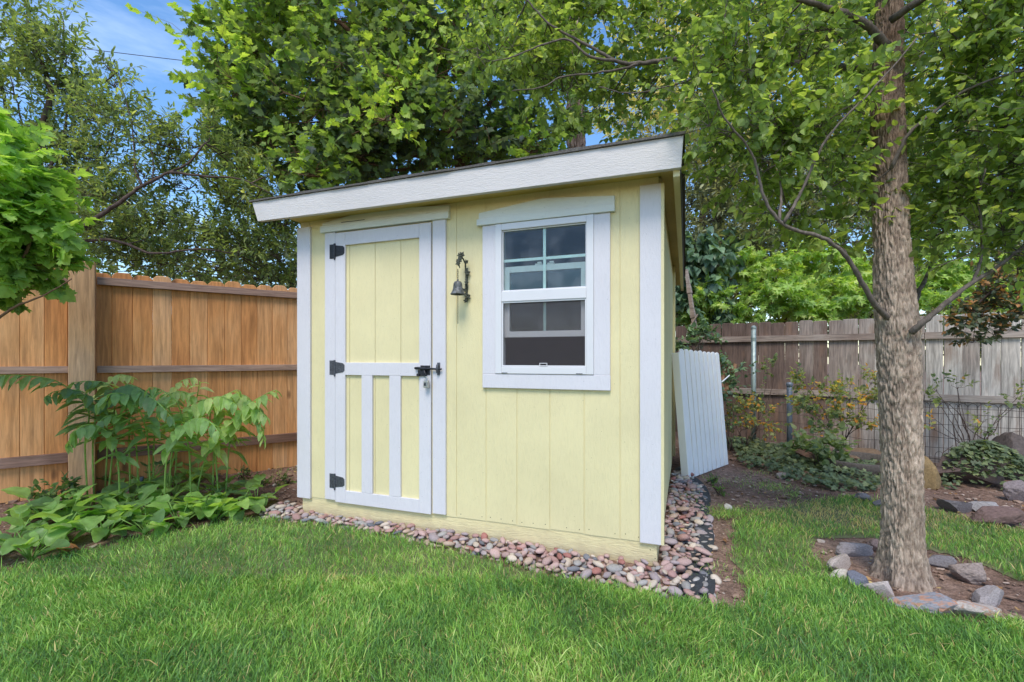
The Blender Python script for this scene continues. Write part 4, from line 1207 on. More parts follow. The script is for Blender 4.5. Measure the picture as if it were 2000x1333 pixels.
def crown(parent, blobs, tp, size, mat, twig_mat, sub=7, K=9, L=.32, roll=.4, droop=.15, up=.35, dens=1.0, twig_r=.0022, skeleton=None, lim_r=.010, tint0=.5, tintv=.2, jit=.32, tilt_up=1.0):
    """blobs (centre, radius, sprigs[, tint shift]): every blob holds limblets that fan out to sprigs of leaves"""
    Os, Ds, BI, TA, TB, RR, TS = [], [], [], [], [], [], []
    for bi, bl in enumerate(blobs):
        c, r, n_s = Vector(bl[0]), bl[1], int(bl[2] * dens)
        ts = bl[3] if len(bl) > 3 else 0.0
        c = np.array(c); rr = np.array(r if hasattr(r, '__len__') else (r, r, r * .8))
        if skeleton is not None and len(skeleton):
            k = np.argmin(np.linalg.norm(skeleton - c, axis=1)); anchor = skeleton[k]
            TA.append(anchor); TB.append(c); RR.append(lim_r * 1.5)
        for _ in range(sub):
            v = rng.normal(0, 1, 3); v /= np.linalg.norm(v); v[2] = abs(v[2]) * .8 + v[2] * .2
            sc = c + v * rr * rng.uniform(.35, .85)
            TA.append(c); TB.append(sc); RR.append(lim_r)
            m_ = max(1, n_s // sub)
            o_ = sc + rng.normal(0, 1, (m_, 3)) * rr * jit
            d_ = nrm(nrm(o_ - c) * .8 + rng.normal(0, .5, (m_, 3)) + np.array([0, 0, up]))
            Os.append(o_); Ds.append(d_); TS.append(np.full(m_, ts + rng.normal(0, .06)))
            for q in o_[::2]: TA.append(sc); TB.append(q); RR.append(twig_r * 1.6)
    O = np.concatenate(Os); D = np.concatenate(Ds); TS = np.concatenate(TS); N = len(O)
    LL = L * rng.uniform(.6, 1.25, N)
    E_ = O + D * LL[:, None]
    TA = np.concatenate([np.array(TA), O]); TB = np.concatenate([np.array(TB), E_]); RR = np.concatenate([np.array(RR), np.full(N, twig_r)])
    strips(TA, TB, RR, 'branches', twig_mat, parent)
    t = np.linspace(.12, 1, K)[None, :] * np.ones((N, 1)) + rng.normal(0, .03, (N, K))
    pos = O[:, None] + D[:, None] * (LL[:, None] * t)[..., None]
    sd = nrm(np.cross(D, rng.normal(0, 1, (N, 3))))
    sg = np.where(np.arange(K) % 2 == 0, 1., -1.)[None, :, None]
    dv = D[:, None] * .55 + sd[:, None] * sg * .8 + rng.normal(0, .35, (N, K, 3)) + np.array([0, 0, -droop])
    dv[:, -1] = D + np.array([0, 0, -droop])
    tint = np.clip(tint0 + TS[:, None] + rng.normal(0, tintv * .6, (N, 1)) + rng.normal(0, tintv, (N, K)), 0, 1)
    V, T, ti = leaves(tp, pos.reshape(-1, 3), dv.reshape(-1, 3), (size * rng.uniform(.55, 1.2, N * K)), tint.ravel(), roll=roll)
    return link('crown', tri_mesh('crown', V, T, ti), mat, parent)

def limb(parent, pts, r0, r1, mat, name='limb', seg=9, wig=.02):
    pts = [Vector(p) for p in pts]
    # Catmull-Rom through the points
    out_, k = [], 6
    P4 = [pts[0] * 2 - pts[1]] + pts + [pts[-1] * 2 - pts[-2]]
    for i in range(1, len(P4) - 2):
        for j in range(k):
            t = j / k
            a, b_, c_, d_ = P4[i - 1], P4[i], P4[i + 1], P4[i + 2]
            out_.append(.5 * ((2 * b_) + (c_ - a) * t + (2 * a - 5 * b_ + 4 * c_ - d_) * t * t + (3 * b_ - a - 3 * c_ + d_) * t ** 3))
    out_.append(pts[-1])
    n_ = len(out_)
    rad = [(r0 + (r1 - r0) * (i / (n_ - 1)) ** .8) * (1 + .22 * mnoise.noise(Vector((i * .9, r0 * 50, 2)))) for i in range(n_)]
    for i in range(1, n_ - 1):
        wg = (out_[i + 1] - out_[i - 1]).length * .10
        out_[i] = out_[i] + Vector((mnoise.noise(Vector((i * .7, r0 * 90, 5))), mnoise.noise(Vector((i * .7, r0 * 90, 9))), mnoise.noise(Vector((i * .7, r0 * 90, 13))))) * wg
    mb = MB(); mb.tube(out_, rad, seg)
    mb.build(name, mat, parent, smooth_=True)
    return np.array([p[:] for p in out_])

def bark_trunk(parent, pts, rad, mat, rings=560, seg=190, amp=.011, flare=None, name='trunk'):
    pts = [Vector(p) for p in pts]
    ln = [0]
    for a, b_ in zip(pts[:-1], pts[1:]): ln.append(ln[-1] + (b_ - a).length)
    V, TI = [], []
    for i in range(rings + 1):
        s_ = ln[-1] * i / rings
        cx = np.interp(s_, ln, [p.x for p in pts]); cy = np.interp(s_, ln, [p.y for p in pts]); cz = np.interp(s_, ln, [p.z for p in pts])
        r = np.interp(s_, ln, rad)
        for k in range(seg):
            a = 2 * math.pi * k / seg
            rr = r
            if flare: rr += flare * math.exp(-s_ / .13) * (.75 + .5 * math.sin(a * 3 + 1) * .6 + .4 * math.sin(a * 5 + 2)) 
            q = Vector((math.cos(a) * r * 76, math.sin(a) * r * 76, cz * 14))
            w = mnoise.noise(q * .5) * 1.3
            f1 = abs(mnoise.noise(q * 1.05 + Vector((w, w, 0))))
            f2 = mnoise.noise(Vector((q.x * 3.1, q.y * 3.1, q.z * 3.0)))
            f3 = mnoise.noise(Vector((cz * 1.3, a, 3)))
            f1b = abs(mnoise.noise(q * 2.6 + Vector((5, 0, 0))))
            hgt = min(1, f1 * 1.9 + f1b * 1.0)
            dsp = (hgt - .5) * amp + f2 * amp * .5 + f3 * r * .05
            V.append((cx + math.cos(a) * (rr + dsp), cy + math.sin(a) * (rr + dsp), cz))
            TI.append(.16 + .55 * hgt + .18 * f2)
    F = [(i * seg + k, i * seg + (k + 1) % seg, (i + 1) * seg + (k + 1) % seg, (i + 1) * seg + k) for i in range(rings) for k in range(seg)]
    return link(name, tri_mesh(name, np.array(V), np.array(F), np.array(TI), smooth_=True), mat, parent)

def tree_root(name, x, y, label, cat, group=None):
    r = empty(name, (x, y, 0), 0, label, cat, group)
    WORLD_KIDS.add(r.name)
    return r
def B(px, py, D, r, n, ts=0.0): return (P(px, py, D), r, n, ts)

# ---- the pear-like tree on the right
T1 = tree_root('broadleaf_tree', 2.09, 2.49, 'shade tree with rough grey-brown trunk ringed by rocks', 'tree')
def TP(px, py, D=2.49): return P(px, py, D)
tp_ = [(1768, 1178), (1766, 1120), (1764, 1040), (1762, 900), (1758, 760), (1753, 640), (1746, 560), (1742, 480), (1739, 400), (1735, 300), (1732, 200), (1735, 100), (1738, 0), (1735, -200), (1725, -450)]
tw_ = [100, 96, 90, 91, 93, 99, 93, 82, 79, 77, 74, 66, 60, 48, 20]
bark_trunk(T1, [TP(*p) for p in tp_], [w / FOC * 2.49 / 2 * .68 for w in tw_], M['pear_bark'], flare=.10)
sk = []
LB = M['limb_bark']
def PL_(lst): return [P(*q) for q in lst]
for pts, r0, r1 in (
    ([(1735, 625, 2.58), (1705, 590, 2.52), (1680, 545, 2.48), (1655, 505, 2.46), (1615, 468, 2.42), (1560, 452, 2.4), (1522, 432, 2.38), (1492, 385, 2.36), (1476, 320, 2.34), (1455, 280, 2.3), (1415, 230, 2.25), (1390, 170, 2.2)], .019, .004),
    ([(1522, 432, 2.38), (1526, 380, 2.45), (1522, 330, 2.5), (1530, 260, 2.5)], .009, .003),
    ([(1780, 650, 2.5), (1805, 628, 2.45), (1850, 590, 2.42), (1900, 552, 2.4), (1950, 520, 2.38), (2010, 470, 2.35), (2080, 380, 2.3)], .022, .006),
    ([(1900, 552, 2.4), (1915, 510, 2.4), (1918, 450, 2.38), (1912, 390, 2.36), (1925, 330, 2.3)], .010, .004),
    ([(1775, 620, 2.72), (1800, 560, 2.8), (1822, 510, 2.9), (1850, 440, 3.0), (1880, 370, 3.1)], .018, .005),
    ([(1730, 90, 2.55), (1700, 55, 2.5), (1665, 32, 2.48), (1620, 18, 2.45), (1570, 2, 2.42), (1500, -20, 2.4), (1420, -10, 2.4)], .030, .009),
    ([(1740, 330, 2.52), (1775, 262, 2.45), (1830, 215, 2.4), (1880, 180, 2.35), (1940, 155, 2.3), (2010, 135, 2.25)], .012, .005),
    ([(1531, 436, 2.38), (1560, 385, 2.36), (1585, 330, 2.34), (1612, 275, 2.3), (1655, 225, 2.28), (1690, 190, 2.28), (1740, 135, 2.3), (1790, 75, 2.3)], .010, .004),
    ([(1735, 140, 2.8), (1640, 130, 3.0), (1520, 120, 3.15), (1400, 112, 3.2), (1300, 118, 3.2), (1240, 125, 3.15), (1205, 120, 3.1), (1165, 98, 3.1), (1120, 74, 3.1), (1070, 45, 3.1), (1030, 0, 3.1)], .030, .006),
    ([(1205, 120, 3.1), (1150, 110, 3.05), (1110, 78, 3.05), (1060, 88, 3.0), (1000, 112, 3.0), (960, 120, 3.0)], .012, .004),
    ([(1245, 126, 3.15), (1190, 140, 3.1), (1100, 150, 3.1), (1060, 170, 3.1), (1000, 178, 3.1)], .010, .004),
    ([(1400, 112, 3.2), (1360, 150, 3.2), (1300, 170, 3.15), (1230, 182, 3.1), (1170, 170, 3.1)], .010, .004),
    ([(1730, 0, 2.7), (1620, -80, 2.8), (1480, -120, 2.9), (1300, -130, 3.0), (1150, -80, 3.0)], .03, .008),
    ([(1740, 40, 2.5), (1850, -30, 2.3), (1960, -60, 2.2), (2100, -60, 2.1)], .025, .008),
    ([(1745, 180, 2.7), (1820, 90, 2.9), (1900, 30, 3.0), (1990, -10, 3.1)], .018, .006),
):
    sk.append(limb(T1, PL_([(a_, b_, c_ - .12) for a_, b_, c_ in pts]), r0 * .8, r1 * .8, LB))
sk = np.concatenate(sk)
pear = [B(1010, 60, 3.38, .30, 60, .1), B(960, 120, 3.28, .26, 45, .12), B(1040, 150, 3.38, .28, 50, .12), B(1110, 60, 3.38, .32, 60, .08), B(1100, 180, 3.38, .28, 50, .05), B(1180, 120, 3.38, .30, 50, .02),
        B(1180, 10, 3.28, .35, 55), B(1250, 200, 3.48, .30, 50), B(1280, 60, 3.38, .35, 60), B(1330, 150, 3.38, .32, 55), B(1170, 220, 3.48, .22, 30, .05), B(1370, 230, 3.28, .30, 50), B(1380, 40, 3.28, .35, 60, .05),
        B(1390, 140, 2.40, .24, 42), B(1430, 260, 2.40, .24, 50), B(1480, 180, 2.50, .28, 45), B(1500, 60, 2.60, .30, 50), B(1470, 340, 2.50, .22, 40), B(1540, 300, 2.50, .26, 50), B(1600, 250, 2.40, .26, 50, .05),
        B(1570, 130, 2.50, .28, 48), B(1640, 80, 2.95, .26, 45), B(1650, 170, 2.95, .24, 45, .05), B(1600, 370, 2.50, .22, 40), B(1650, 310, 2.95, .22, 42), B(1560, 420, 2.50, .18, 25), B(1670, 420, 2.60, .15, 20), B(1640, 480, 2.55, .13, 14),
        B(1700, 40, 2.95, .15, 12), B(1770, 60, 2.95, .12, 10), B(1800, 30, 2.95, .26, 40), B(1850, 120, 2.35, .26, 42), B(1920, 60, 2.30, .28, 45), B(1990, 140, 2.20, .28, 45), B(1870, 230, 2.40, .24, 42), B(1960, 250, 2.30, .28, 50),
        B(1850, 330, 2.60, .22, 36), B(1930, 350, 2.30, .26, 50), B(2000, 380, 2.20, .26, 50), B(1880, 420, 2.50, .20, 34), B(1960, 450, 2.30, .22, 40), B(1830, 460, 2.80, .18, 24), B(1900, 500, 2.50, .14, 18), B(2010, 500, 2.20, .16, 22),
        B(2080, 250, 2.20, .4, 70), B(2100, 60, 2.20, .4, 60), B(1500, -60, 2.60, .4, 60), B(1700, -80, 2.95, .4, 60), B(1900, -60, 2.30, .4, 60), B(1250, -80, 3.28, .45, 60), B(1050, -50, 3.28, .35, 40),
        B(1700, 250, 3.00, .35, 40), B(1800, 380, 3.10, .3, 30), B(1600, 30, 3.10, .4, 50), B(1800, 180, 3.10, .35, 40)]
crown(T1, pear, T_OVATE, .048, M['leaf_pear'], LB, sub=6, K=10, L=.20, dens=1.3, skeleton=sk, lim_r=.0040, twig_r=.0018, roll=.5, droop=.45, tintv=.22, tint0=.48)

# ---- the big maple behind the shed
T2 = tree_root('maple_tree', -1, 8, 'dense green maple with jagged leaves rising behind the shed roof', 'tree')
sk = [limb(T2, [Vector((-.95, 8.3, -.1)), Vector((-.92, 8.2, 1.5)), P(905, 320, 7.8), P(876, 205, 7.3), P(858, 125, 7.0), P(840, 85, 7.0), P(802, 22, 6.9), P(770, -60, 6.9), P(760, -250, 7)], .17, .05, M['maple_bark'], 'trunk', 16)]
for pts, r0, r1 in (([(876, 205, 7.3), (800, 150, 6.8), (720, 90, 6.6), (640, 20, 6.5), (600, -80, 6.4)], .05, .02), ([(905, 320, 7.8), (800, 300, 7.2), (700, 250, 6.8), (600, 200, 6.5), (500, 150, 6.4), (420, 110, 6.3)], .06, .015),
                    ([(905, 310, 7.8), (830, 330, 7.0), (720, 330, 6.4), (640, 320, 6.0)], .04, .012), ([(890, 270, 7.6), (960, 200, 7.4), (1020, 130, 7.2), (1060, 40, 7)], .04, .015), ([(905, 330, 7.8), (980, 290, 7.6), (1060, 270, 7.5), (1110, 260, 7.4)], .035, .012),
                    ([(858, 125, 7.0), (900, 40, 6.9), (960, -60, 6.8)], .04, .02)):
    sk.append(limb(T2, PL_(pts), r0, r1, M['maple_bark']))
sk = np.concatenate(sk)
mp_ = [B(500, 60, 6.4, .5, 50, .15), B(420, 185, 6.3, .36, 30, .12), B(460, 120, 6.2, .45, 46, .15), B(500, 220, 6.2, .7, 80, .1), B(560, 110, 6.2, .8, 100, .15), B(650, 40, 6.4, .85, 100, .15), B(600, 240, 6.0, .7, 90, -.1),
       B(700, 190, 6.0, .75, 90, .0), B(790, 60, 6.4, .85, 100, .12), B(770, 240, 6.0, .65, 80, -.05), B(850, 150, 6.3, .75, 90, .0), B(880, 260, 6.2, .6, 70, -.1), B(640, 310, 5.8, .45, 60, -.15), B(540, 310, 6.2, .55, 70, -.1), B(720, 320, 5.9, .42, 50, -.2),
       B(600, 345, 5.3, .22, 26, .15), B(930, 90, 6.8, .75, 80, .08), B(950, 200, 7, .65, 70, .0), B(1010, 270, 7.2, .5, 60, -.1), B(1060, 180, 7.4, .6, 60, 0), B(800, 310, 6.4, .45, 50, -.15), B(950, 310, 7.0, .4, 50, -.15), B(1090, 270, 7.6, .4, 40, 0),
       B(500, 0, 6.6, .5, 44, .15), B(560, -60, 6.5, .9, 80, .1), B(720, -80, 6.5, 1, 80, .1), B(900, -60, 6.6, .9, 80, .1), B(1060, 60, 7.2, .7, 60, .05), B(640, 150, 7.4, .9, 70, -.1), B(780, 160, 7.6, .9, 70, -.1), B(900, 330, 8.4, .9, 70, -.2), B(700, 300, 7.6, .8, 80, -.2), B(560, 260, 7.4, .8, 70, -.15), B(500, 340, 7.2, .5, 40, -.1),
       B(1000, 340, 8.6, .8, 60, -.2), B(800, 380, 8.6, .9, 70, -.2), B(640, 390, 7.6, .7, 70, -.2), B(1080, 100, 8, .8, 50), B(750, 235, 5.2, .22, 16, .28), B(780, 175, 5.6, .3, 22, .25), B(1035, 300, 6.6, .25, 20, .2)]  # lower and deeper clusters tinted darker: crown shade put into the leaf colour
crown(T2, mp_, T_MAPLE, .104, M['leaf_maple'], M['maple_bark'], sub=7, K=9, L=.38, dens=1.15, skeleton=sk, lim_r=.010, twig_r=.003, roll=.45, droop=.3, tintv=.17, tint0=.50)

# ---- narrow-leaved trees at the left, beyond the cedar fence
T3 = tree_root('plum_tree', -5, 5.6, 'thin-leaved upright tree with dark forking stems at far left', 'tree')
sk = []
for pts, r0, r1 in (([(40, 720, 5.6), (52, 480, 5.6), (60, 300, 5.5), (88, 232, 5.5), (99, 184, 5.5), (92, 150, 5.5), (70, 90, 5.4), (50, 30, 5.4)], .06, .012), ([(80, 560, 5.6), (78, 400, 5.6), (82, 300, 5.55), (95, 220, 5.5), (120, 130, 5.5), (125, 60, 5.5)], .03, .008),
                    ([(85, 420, 5.6), (105, 310, 5.6), (127, 255, 5.6), (132, 215, 5.6), (160, 130, 5.6)], .022, .006), ([(52, 480, 5.6), (20, 300, 5.6), (10, 200, 5.6), (-10, 100, 5.6)], .03, .008), ([(60, 300, 5.5), (40, 230, 5.5), (20, 150, 5.5)], .014, .005)):
    sk.append(limb(T3, PL_(pts), r0, r1, M['dark_bark'], 'trunk' if r0 > .03 else 'limb'))
sk = np.concatenate(sk)
pl = [B(20, 70, 5.5, .3, 34), B(50, 110, 5.4, .3, 44, .1), B(90, 70, 5.5, .2, 14), B(120, 30, 5.5, .12, 8), B(130, 130, 5.5, .3, 34), B(40, 190, 5.5, .4, 60, .08), B(100, 200, 5.5, .3, 38, .05), B(-30, 120, 5.5, .5, 60), B(20, 290, 5.6, .4, 45), B(150, 190, 5.6, .28, 34), B(-60, 260, 5.5, .5, 50),
      B(60, 15, 5.5, .2, 14), B(150, 270, 5.7, .3, 40), B(90, 330, 5.8, .4, 50, -.05), B(30, 380, 5.8, .45, 60, -.05), B(150, 380, 6, .4, 50)]
crown(T3, pl, T_LANCE, .085, M['leaf_plum'], M['dark_bark'], sub=6, K=15, L=.36, dens=1.2, skeleton=sk, lim_r=.006, twig_r=.002, droop=.1, up=.8, tintv=.2)
T4 = tree_root('plum_tree', -3, 6, 'loose spreading tree with a long slanting limb above the cedar fence', 'tree')
sk = []
for pts, r0, r1 in (([(60, 760, 5.2), (80, 560, 5.1), (120, 475, 5.0), (169, 439, 5.0), (225, 401, 5.0), (278, 364, 5.0), (330, 337, 5.0), (368, 319, 5.0), (400, 280, 5.0)], .036, .008), ([(278, 364, 5), (264, 330, 5), (262, 290, 5), (255, 230, 5), (230, 140, 5)], .014, .004), ([(330, 337, 5), (400, 345, 5), (470, 350, 5.1), (530, 380, 5.2)], .016, .005),
                    ([(110, 490, 5.3), (127, 367, 5.3), (175, 330, 5.3), (210, 296, 5.3), (225, 240, 5.3)], .018, .006), ([(120, 475, 5.2), (220, 470, 5.2), (300, 495, 5.2), (390, 487, 5.3), (460, 495, 5.4)], .020, .007), ([(296, 360, 5), (300, 320, 5), (290, 270, 5)], .008, .003), ([(130, 395, 5.2), (165, 385, 5.2), (210, 375, 5.2)], .012, .006)):
    sk.append(limb(T4, PL_(pts), r0, r1, M['dark_bark'], 'trunk' if r0 > .03 else 'limb'))
sk = np.concatenate(sk)
pl = [B(222, 170, 5.2, .14, 14), B(215, 135, 5.2, .08, 5), B(235, 220, 5.2, .22, 26, .05), B(190, 240, 5.2, .3, 45, .08), B(290, 250, 5.2, .16, 12), B(270, 280, 5.2, .3, 46), B(330, 285, 5.2, .15, 12), B(190, 310, 5.3, .32, 48, .05), B(330, 310, 5.2, .24, 28), B(290, 350, 5.3, .25, 30), B(380, 290, 5.3, .26, 32),
      B(410, 250, 5.3, .14, 10, .05), B(430, 300, 5.4, .25, 34, .05), B(470, 330, 5.5, .26, 40, .12), B(510, 350, 5.5, .2, 26, .15), B(250, 400, 5.3, .35, 50, .1), B(370, 370, 5.4, .3, 50), B(440, 400, 5.5, .34, 60), B(510, 420, 5.6, .34, 60), B(560, 440, 5.7, .3, 50),
      B(320, 440, 5.5, .35, 60), B(240, 470, 5.5, .35, 60), B(400, 470, 5.6, .36, 70), B(480, 490, 5.7, .36, 70), B(550, 510, 5.8, .36, 70), B(170, 450, 5.4, .34, 60), B(190, 380, 5.4, .32, 50, .1), B(250, 510, 5.8, .36, 60), B(330, 515, 5.8, .4, 66), B(420, 530, 5.9, .4, 66), B(520, 550, 6.0, .4, 60), B(120, 520, 5.6, .4, 60),
      B(600, 480, 6.2, .4, 60)]
crown(T4, pl, T_LANCE, .078, M['leaf_plum'], M['dark_bark'], sub=7, K=12, L=.27, dens=.95, skeleton=sk, lim_r=.006, twig_r=.002, droop=.1, up=.55, tintv=.22)
# a darker hedge deeper behind it
T5 = tree_root('hedge_tree', -3, 8, 'dark leafy hedge tree filling in low behind the cedar fence', 'tree')
tr5 = limb(T5, [Vector((-4.2, 8.6, -.1)), Vector((-4.1, 8.5, 1)), Vector((-4.0, 8.5, 2.6))], .1, .04, M['dark_bark'], 'trunk')
pl = [B(x, y, D, .6, 55) for x, y, D in ((60, 470, 7.6), (150, 540, 7.6), (260, 520, 7.8), (360, 540, 8), (460, 530, 8), (560, 530, 8), (200, 440, 8.2), (330, 470, 8.4), (450, 460, 8.4), (560, 450, 8.4), (-60, 520, 7.4), (-100, 400, 7.6), (30, 580, 7.6), (650, 500, 8.6), (120, 400, 8.6), (520, 400, 8.6), (300, 590, 8), (480, 590, 8))]
crown(T5, pl, T_OVATE, .085, M['leaf_plum'], M['dark_bark'], sub=7, K=10, L=.32, dens=1.2, skeleton=tr5, tint0=.35)

# ---- bright shrub at the left edge
T6 = tree_root('viburnum_shrub', -2.9, 2.7, 'bright yellow-green maple-leaved shrub reaching in at the left edge', 'shrub')
sk = []
b0 = Vector((-3.35, 2.75, 0))
for pts, r0, r1 in (([b0, b0 + Vector((.05, 0, .9)), P(-30, 610, 2.75), P(20, 560, 2.75), P(60, 470, 2.7), P(90, 390, 2.7)], .02, .005), ([P(-30, 640, 2.75), P(30, 600, 2.72), P(90, 575, 2.7), P(140, 545, 2.7)], .009, .003), ([b0 + Vector((.05, 0, .9)), P(-60, 480, 2.7), P(0, 340, 2.7), P(10, 260, 2.7)], .016, .004)):
    sk.append(limb(T6, pts, r0, r1, M['maple_bark'], 'stem'))
sk = np.concatenate(sk)
vb = [B(-45, 290, 2.7, .16, 30, .1), B(-5, 350, 2.65, .2, 40, .12), B(-75, 370, 2.7, .24, 44, .05), B(45, 390, 2.7, .17, 34, .12), B(-15, 430, 2.65, .22, 44, .05), B(65, 450, 2.72, .15, 30, .0), B(25, 490, 2.75, .17, 34, -.1), B(-45, 510, 2.75, .2, 36, -.15), B(75, 520, 2.8, .11, 20, -.2),
      B(15, 545, 2.8, .12, 20, -.2), B(-35, 575, 2.8, .1, 12, -.2), B(-125, 450, 2.7, .3, 50), B(-135, 330, 2.7, .3, 44), B(45, 560, 2.85, .07, 8, -.2), B(-105, 240, 2.7, .2, 20, .1)]
crown(T6, vb, T_MAPLE, .072, M['leaf_viburnum'], M['maple_bark'], sub=5, K=10, L=.15, dens=1.35, skeleton=sk, lim_r=.003, twig_r=.0018, droop=.45, roll=.4, tintv=.16)

# ---- behind the right fence
T7 = tree_root('evergreen_tree', 3.6, 9.5, 'dull dark olive evergreen between shed roof and trunk', 'tree')
tr7 = limb(T7, [Vector((4.0, 10, -.1)), Vector((4.0, 10, 2)), Vector((4.1, 10, 5))], .16, .06, M['dark_bark'], 'trunk')
pl = [B(x, y, D, r, n) for x, y, D, r, n in ((1370, 330, 8.6, .6, 60), (1440, 360, 8.6, .6, 70), (1400, 430, 8.6, .6, 70), (1500, 430, 8.8, .7, 80), (1560, 370, 9, .7, 70), (1620, 430, 9, .7, 70), (1480, 510, 9, .7, 70), (1360, 500, 8.6, .5, 50), (1680, 500, 9.2, .7, 60), (1820, 430, 9, .8, 60), (1900, 500, 9, .8, 60), (1990, 420, 9, .8, 60), (1450, 590, 9, .6, 50), (1600, 600, 9, .6, 50), (1750, 580, 9, .6, 50), (1900, 590, 9, .6, 50), (2000, 560, 8.6, .6, 50), (1830, 330, 9.4, .8, 50), (1540, 280, 9.6, .8, 50), (2080, 300, 9, .9, 50), (1340, 600, 8.8, .5, 40), (1350, 400, 9.2, .6, 50), (1400, 250, 9.5, .7, 50), (1660, 330, 9.6, .8, 50), (1340, 560, 9.4, .6, 50), (1440, 480, 8.4, .5, 50), (1550, 470, 8.6, .5, 50), (1700, 620, 9, .6, 40))]
pl += [B(x + 30 * ((y // 10) % 2), y, 11.0 + (x % 7) * .1, 1.15, 70, -.05) for x in range(1310, 2150, 95) for y in (300, 430, 560)]
crown(T7, pl, T_LANCE, .12, M['leaf_evergreen'], M['dark_bark'], sub=8, K=12, L=.34, dens=1.6, skeleton=tr7, tint0=.55)
T8 = tree_root('pale_tree', 6, 12, 'tall pale yellow-olive tree showing through the shade tree', 'tree')
tr8 = limb(T8, [Vector((5.5, 12.5, -.1)), Vector((5.4, 12.4, 3)), Vector((5.2, 12, 8))], .2, .08, M['maple_bark'], 'trunk')
pl = [B(x, y, D, 1.0, 80) for x, y, D in ((1230, 60, 11), (1300, 190, 10.5), (1400, 80, 11), (1450, 220, 10.5), (1560, 120, 11), (1650, 230, 11), (1620, 20, 11), (1800, 60, 11), (1850, 210, 11), (1950, 100, 11), (1500, 10, 11.5), (1980, 260, 11), (1240, 250, 10), (1350, -30, 11), (1720, 330, 11), (1580, 330, 10.5), (1340, 280, 10))]
crown(T8, pl, T_LANCE, .17, M['leaf_olive'], M['maple_bark'], sub=8, K=10, L=.5, dens=1.0, skeleton=tr8, tint0=.5, tintv=.25)
T9 = tree_root('broadleaf_shrub', 2.9, 8, 'glossy dark heart-leaved shrub between shed and lime maple', 'shrub')
tr9 = limb(T9, [Vector((2.85, 8.3, 0)), Vector((2.8, 8.2, 1.6)), Vector((2.9, 8.0, 2.6))], .04, .015, M['dark_bark'], 'stem')
pl = [B(x, y, D, .26, 30) for x, y, D in ((1355, 490, 7.9), (1380, 520, 7.9), (1360, 560, 7.9), (1345, 600, 8), (1400, 560, 8.1), (1370, 620, 8), (1400, 500, 8.2), (1330, 540, 8.1))]
crown(T9, pl, T_HEART, .15, M['leaf_glossy'], M['dark_bark'], sub=5, K=7, L=.26, skeleton=tr9, droop=1.1, up=.1)
T10 = tree_root('japanese_maple', 4, 8, 'lime green lacy-leaved maple spilling over the grey fence', 'shrub')
tr10 = limb(T10, [Vector((5.0, 8.9, 0)), Vector((4.9, 8.7, 1.4)), P(1560, 560, 8.2), P(1500, 520, 8.1)], .05, .015, M['maple_bark'], 'trunk')
lm = []
for (x, y, D, r, n, ts) in ((1375, 585, 7.75, .20, 24, 0), (1410, 605, 7.7, .20, 24, 0), (1360, 625, 7.8, .1, 8, -.1), (1455, 520, 8, .32, 44, .1), (1520, 530, 7.9, .36, 56, .12), (1500, 580, 7.7, .32, 50, .02), (1560, 500, 8.1, .34, 50, .15), (1580, 560, 7.8, .34, 56, .06), (1560, 605, 7.5, .26, 40, -.05),
                            (1620, 520, 8, .34, 50, .1), (1640, 580, 7.6, .34, 56, .02), (1690, 540, 7.8, .34, 50, .1), (1690, 600, 7.4, .26, 36, -.05), (1480, 620, 7.6, .2, 26, -.1), (1800, 500, 8, .34, 40, .1), (1820, 570, 7.6, .34, 40, 0), (1880, 540, 7.6, .36, 46, .05), (1860, 610, 7.2, .26, 26, -.05), (1960, 590, 7, .36, 40, 0), (1760, 590, 7.6, .36, 40, 0), (1620, 620, 7.4, .2, 24, -.1), (1980, 540, 7.2, .4, 36, .1)):
    lm.append((P(x, y, D), (r, r, r * .55), n, ts))
crown(T10, lm, T_JAP, .135, M['leaf_lime'], M['maple_bark'], sub=4, K=9, L=.22, skeleton=tr10, droop=.55, up=.1, lim_r=.005, jit=.34, tintv=.2)
# shaggy trunk seen above the roof
T11 = tree_root('cedar_tree', 1.3, 9, 'shaggy reddish-brown bare trunk rising behind the shed roof', 'tree')
bark_trunk(T11, [P(1128, 840, 9.3), P(1126, 300, 9.3), P(1123, 170, 9.3), P(1118, 0, 9.3), P(1115, -200, 9.3)], [.19, .165, .155, .13, .1], M['cedar_bark'], rings=160, seg=60, amp=.05)
# rusty-fruited shrub at the right edge
T12 = tree_root('berry_shrub', 5, 4.6, 'dark shrub with rusty orange clusters hanging over the grey fence', 'shrub')
tr12 = limb(T12, [P(2140, 900, 4.8), P(2130, 700, 4.8), P(2060, 560, 4.7), P(1960, 560, 4.7), P(1900, 600, 4.7)], .03, .008, M['dark_bark'], 'stem')
pl = [B(x, y, 4.7, r, n, ts) for x, y, r, n, ts in ((1990, 540, .22, 40, 0), (1960, 600, .2, 40, .05), (1920, 620, .16, 32, .08), (1890, 640, .11, 20, .1), (1940, 655, .12, 24, -.1), (1900, 670, .08, 12, -.05), (2020, 620, .2, 34, 0), (2050, 520, .3, 40, 0), (1870, 610, .09, 12, .15), (1925, 570, .14, 20, .1), (1980, 480, .2, 24, 0))]
crown(T12, pl, T_OVATE, .055, M['leaf_rust'], M['dark_bark'], sub=5, K=9, L=.13, skeleton=tr12, lim_r=.004, twig_r=.0016, tint0=.5, tintv=.28, droop=.3)

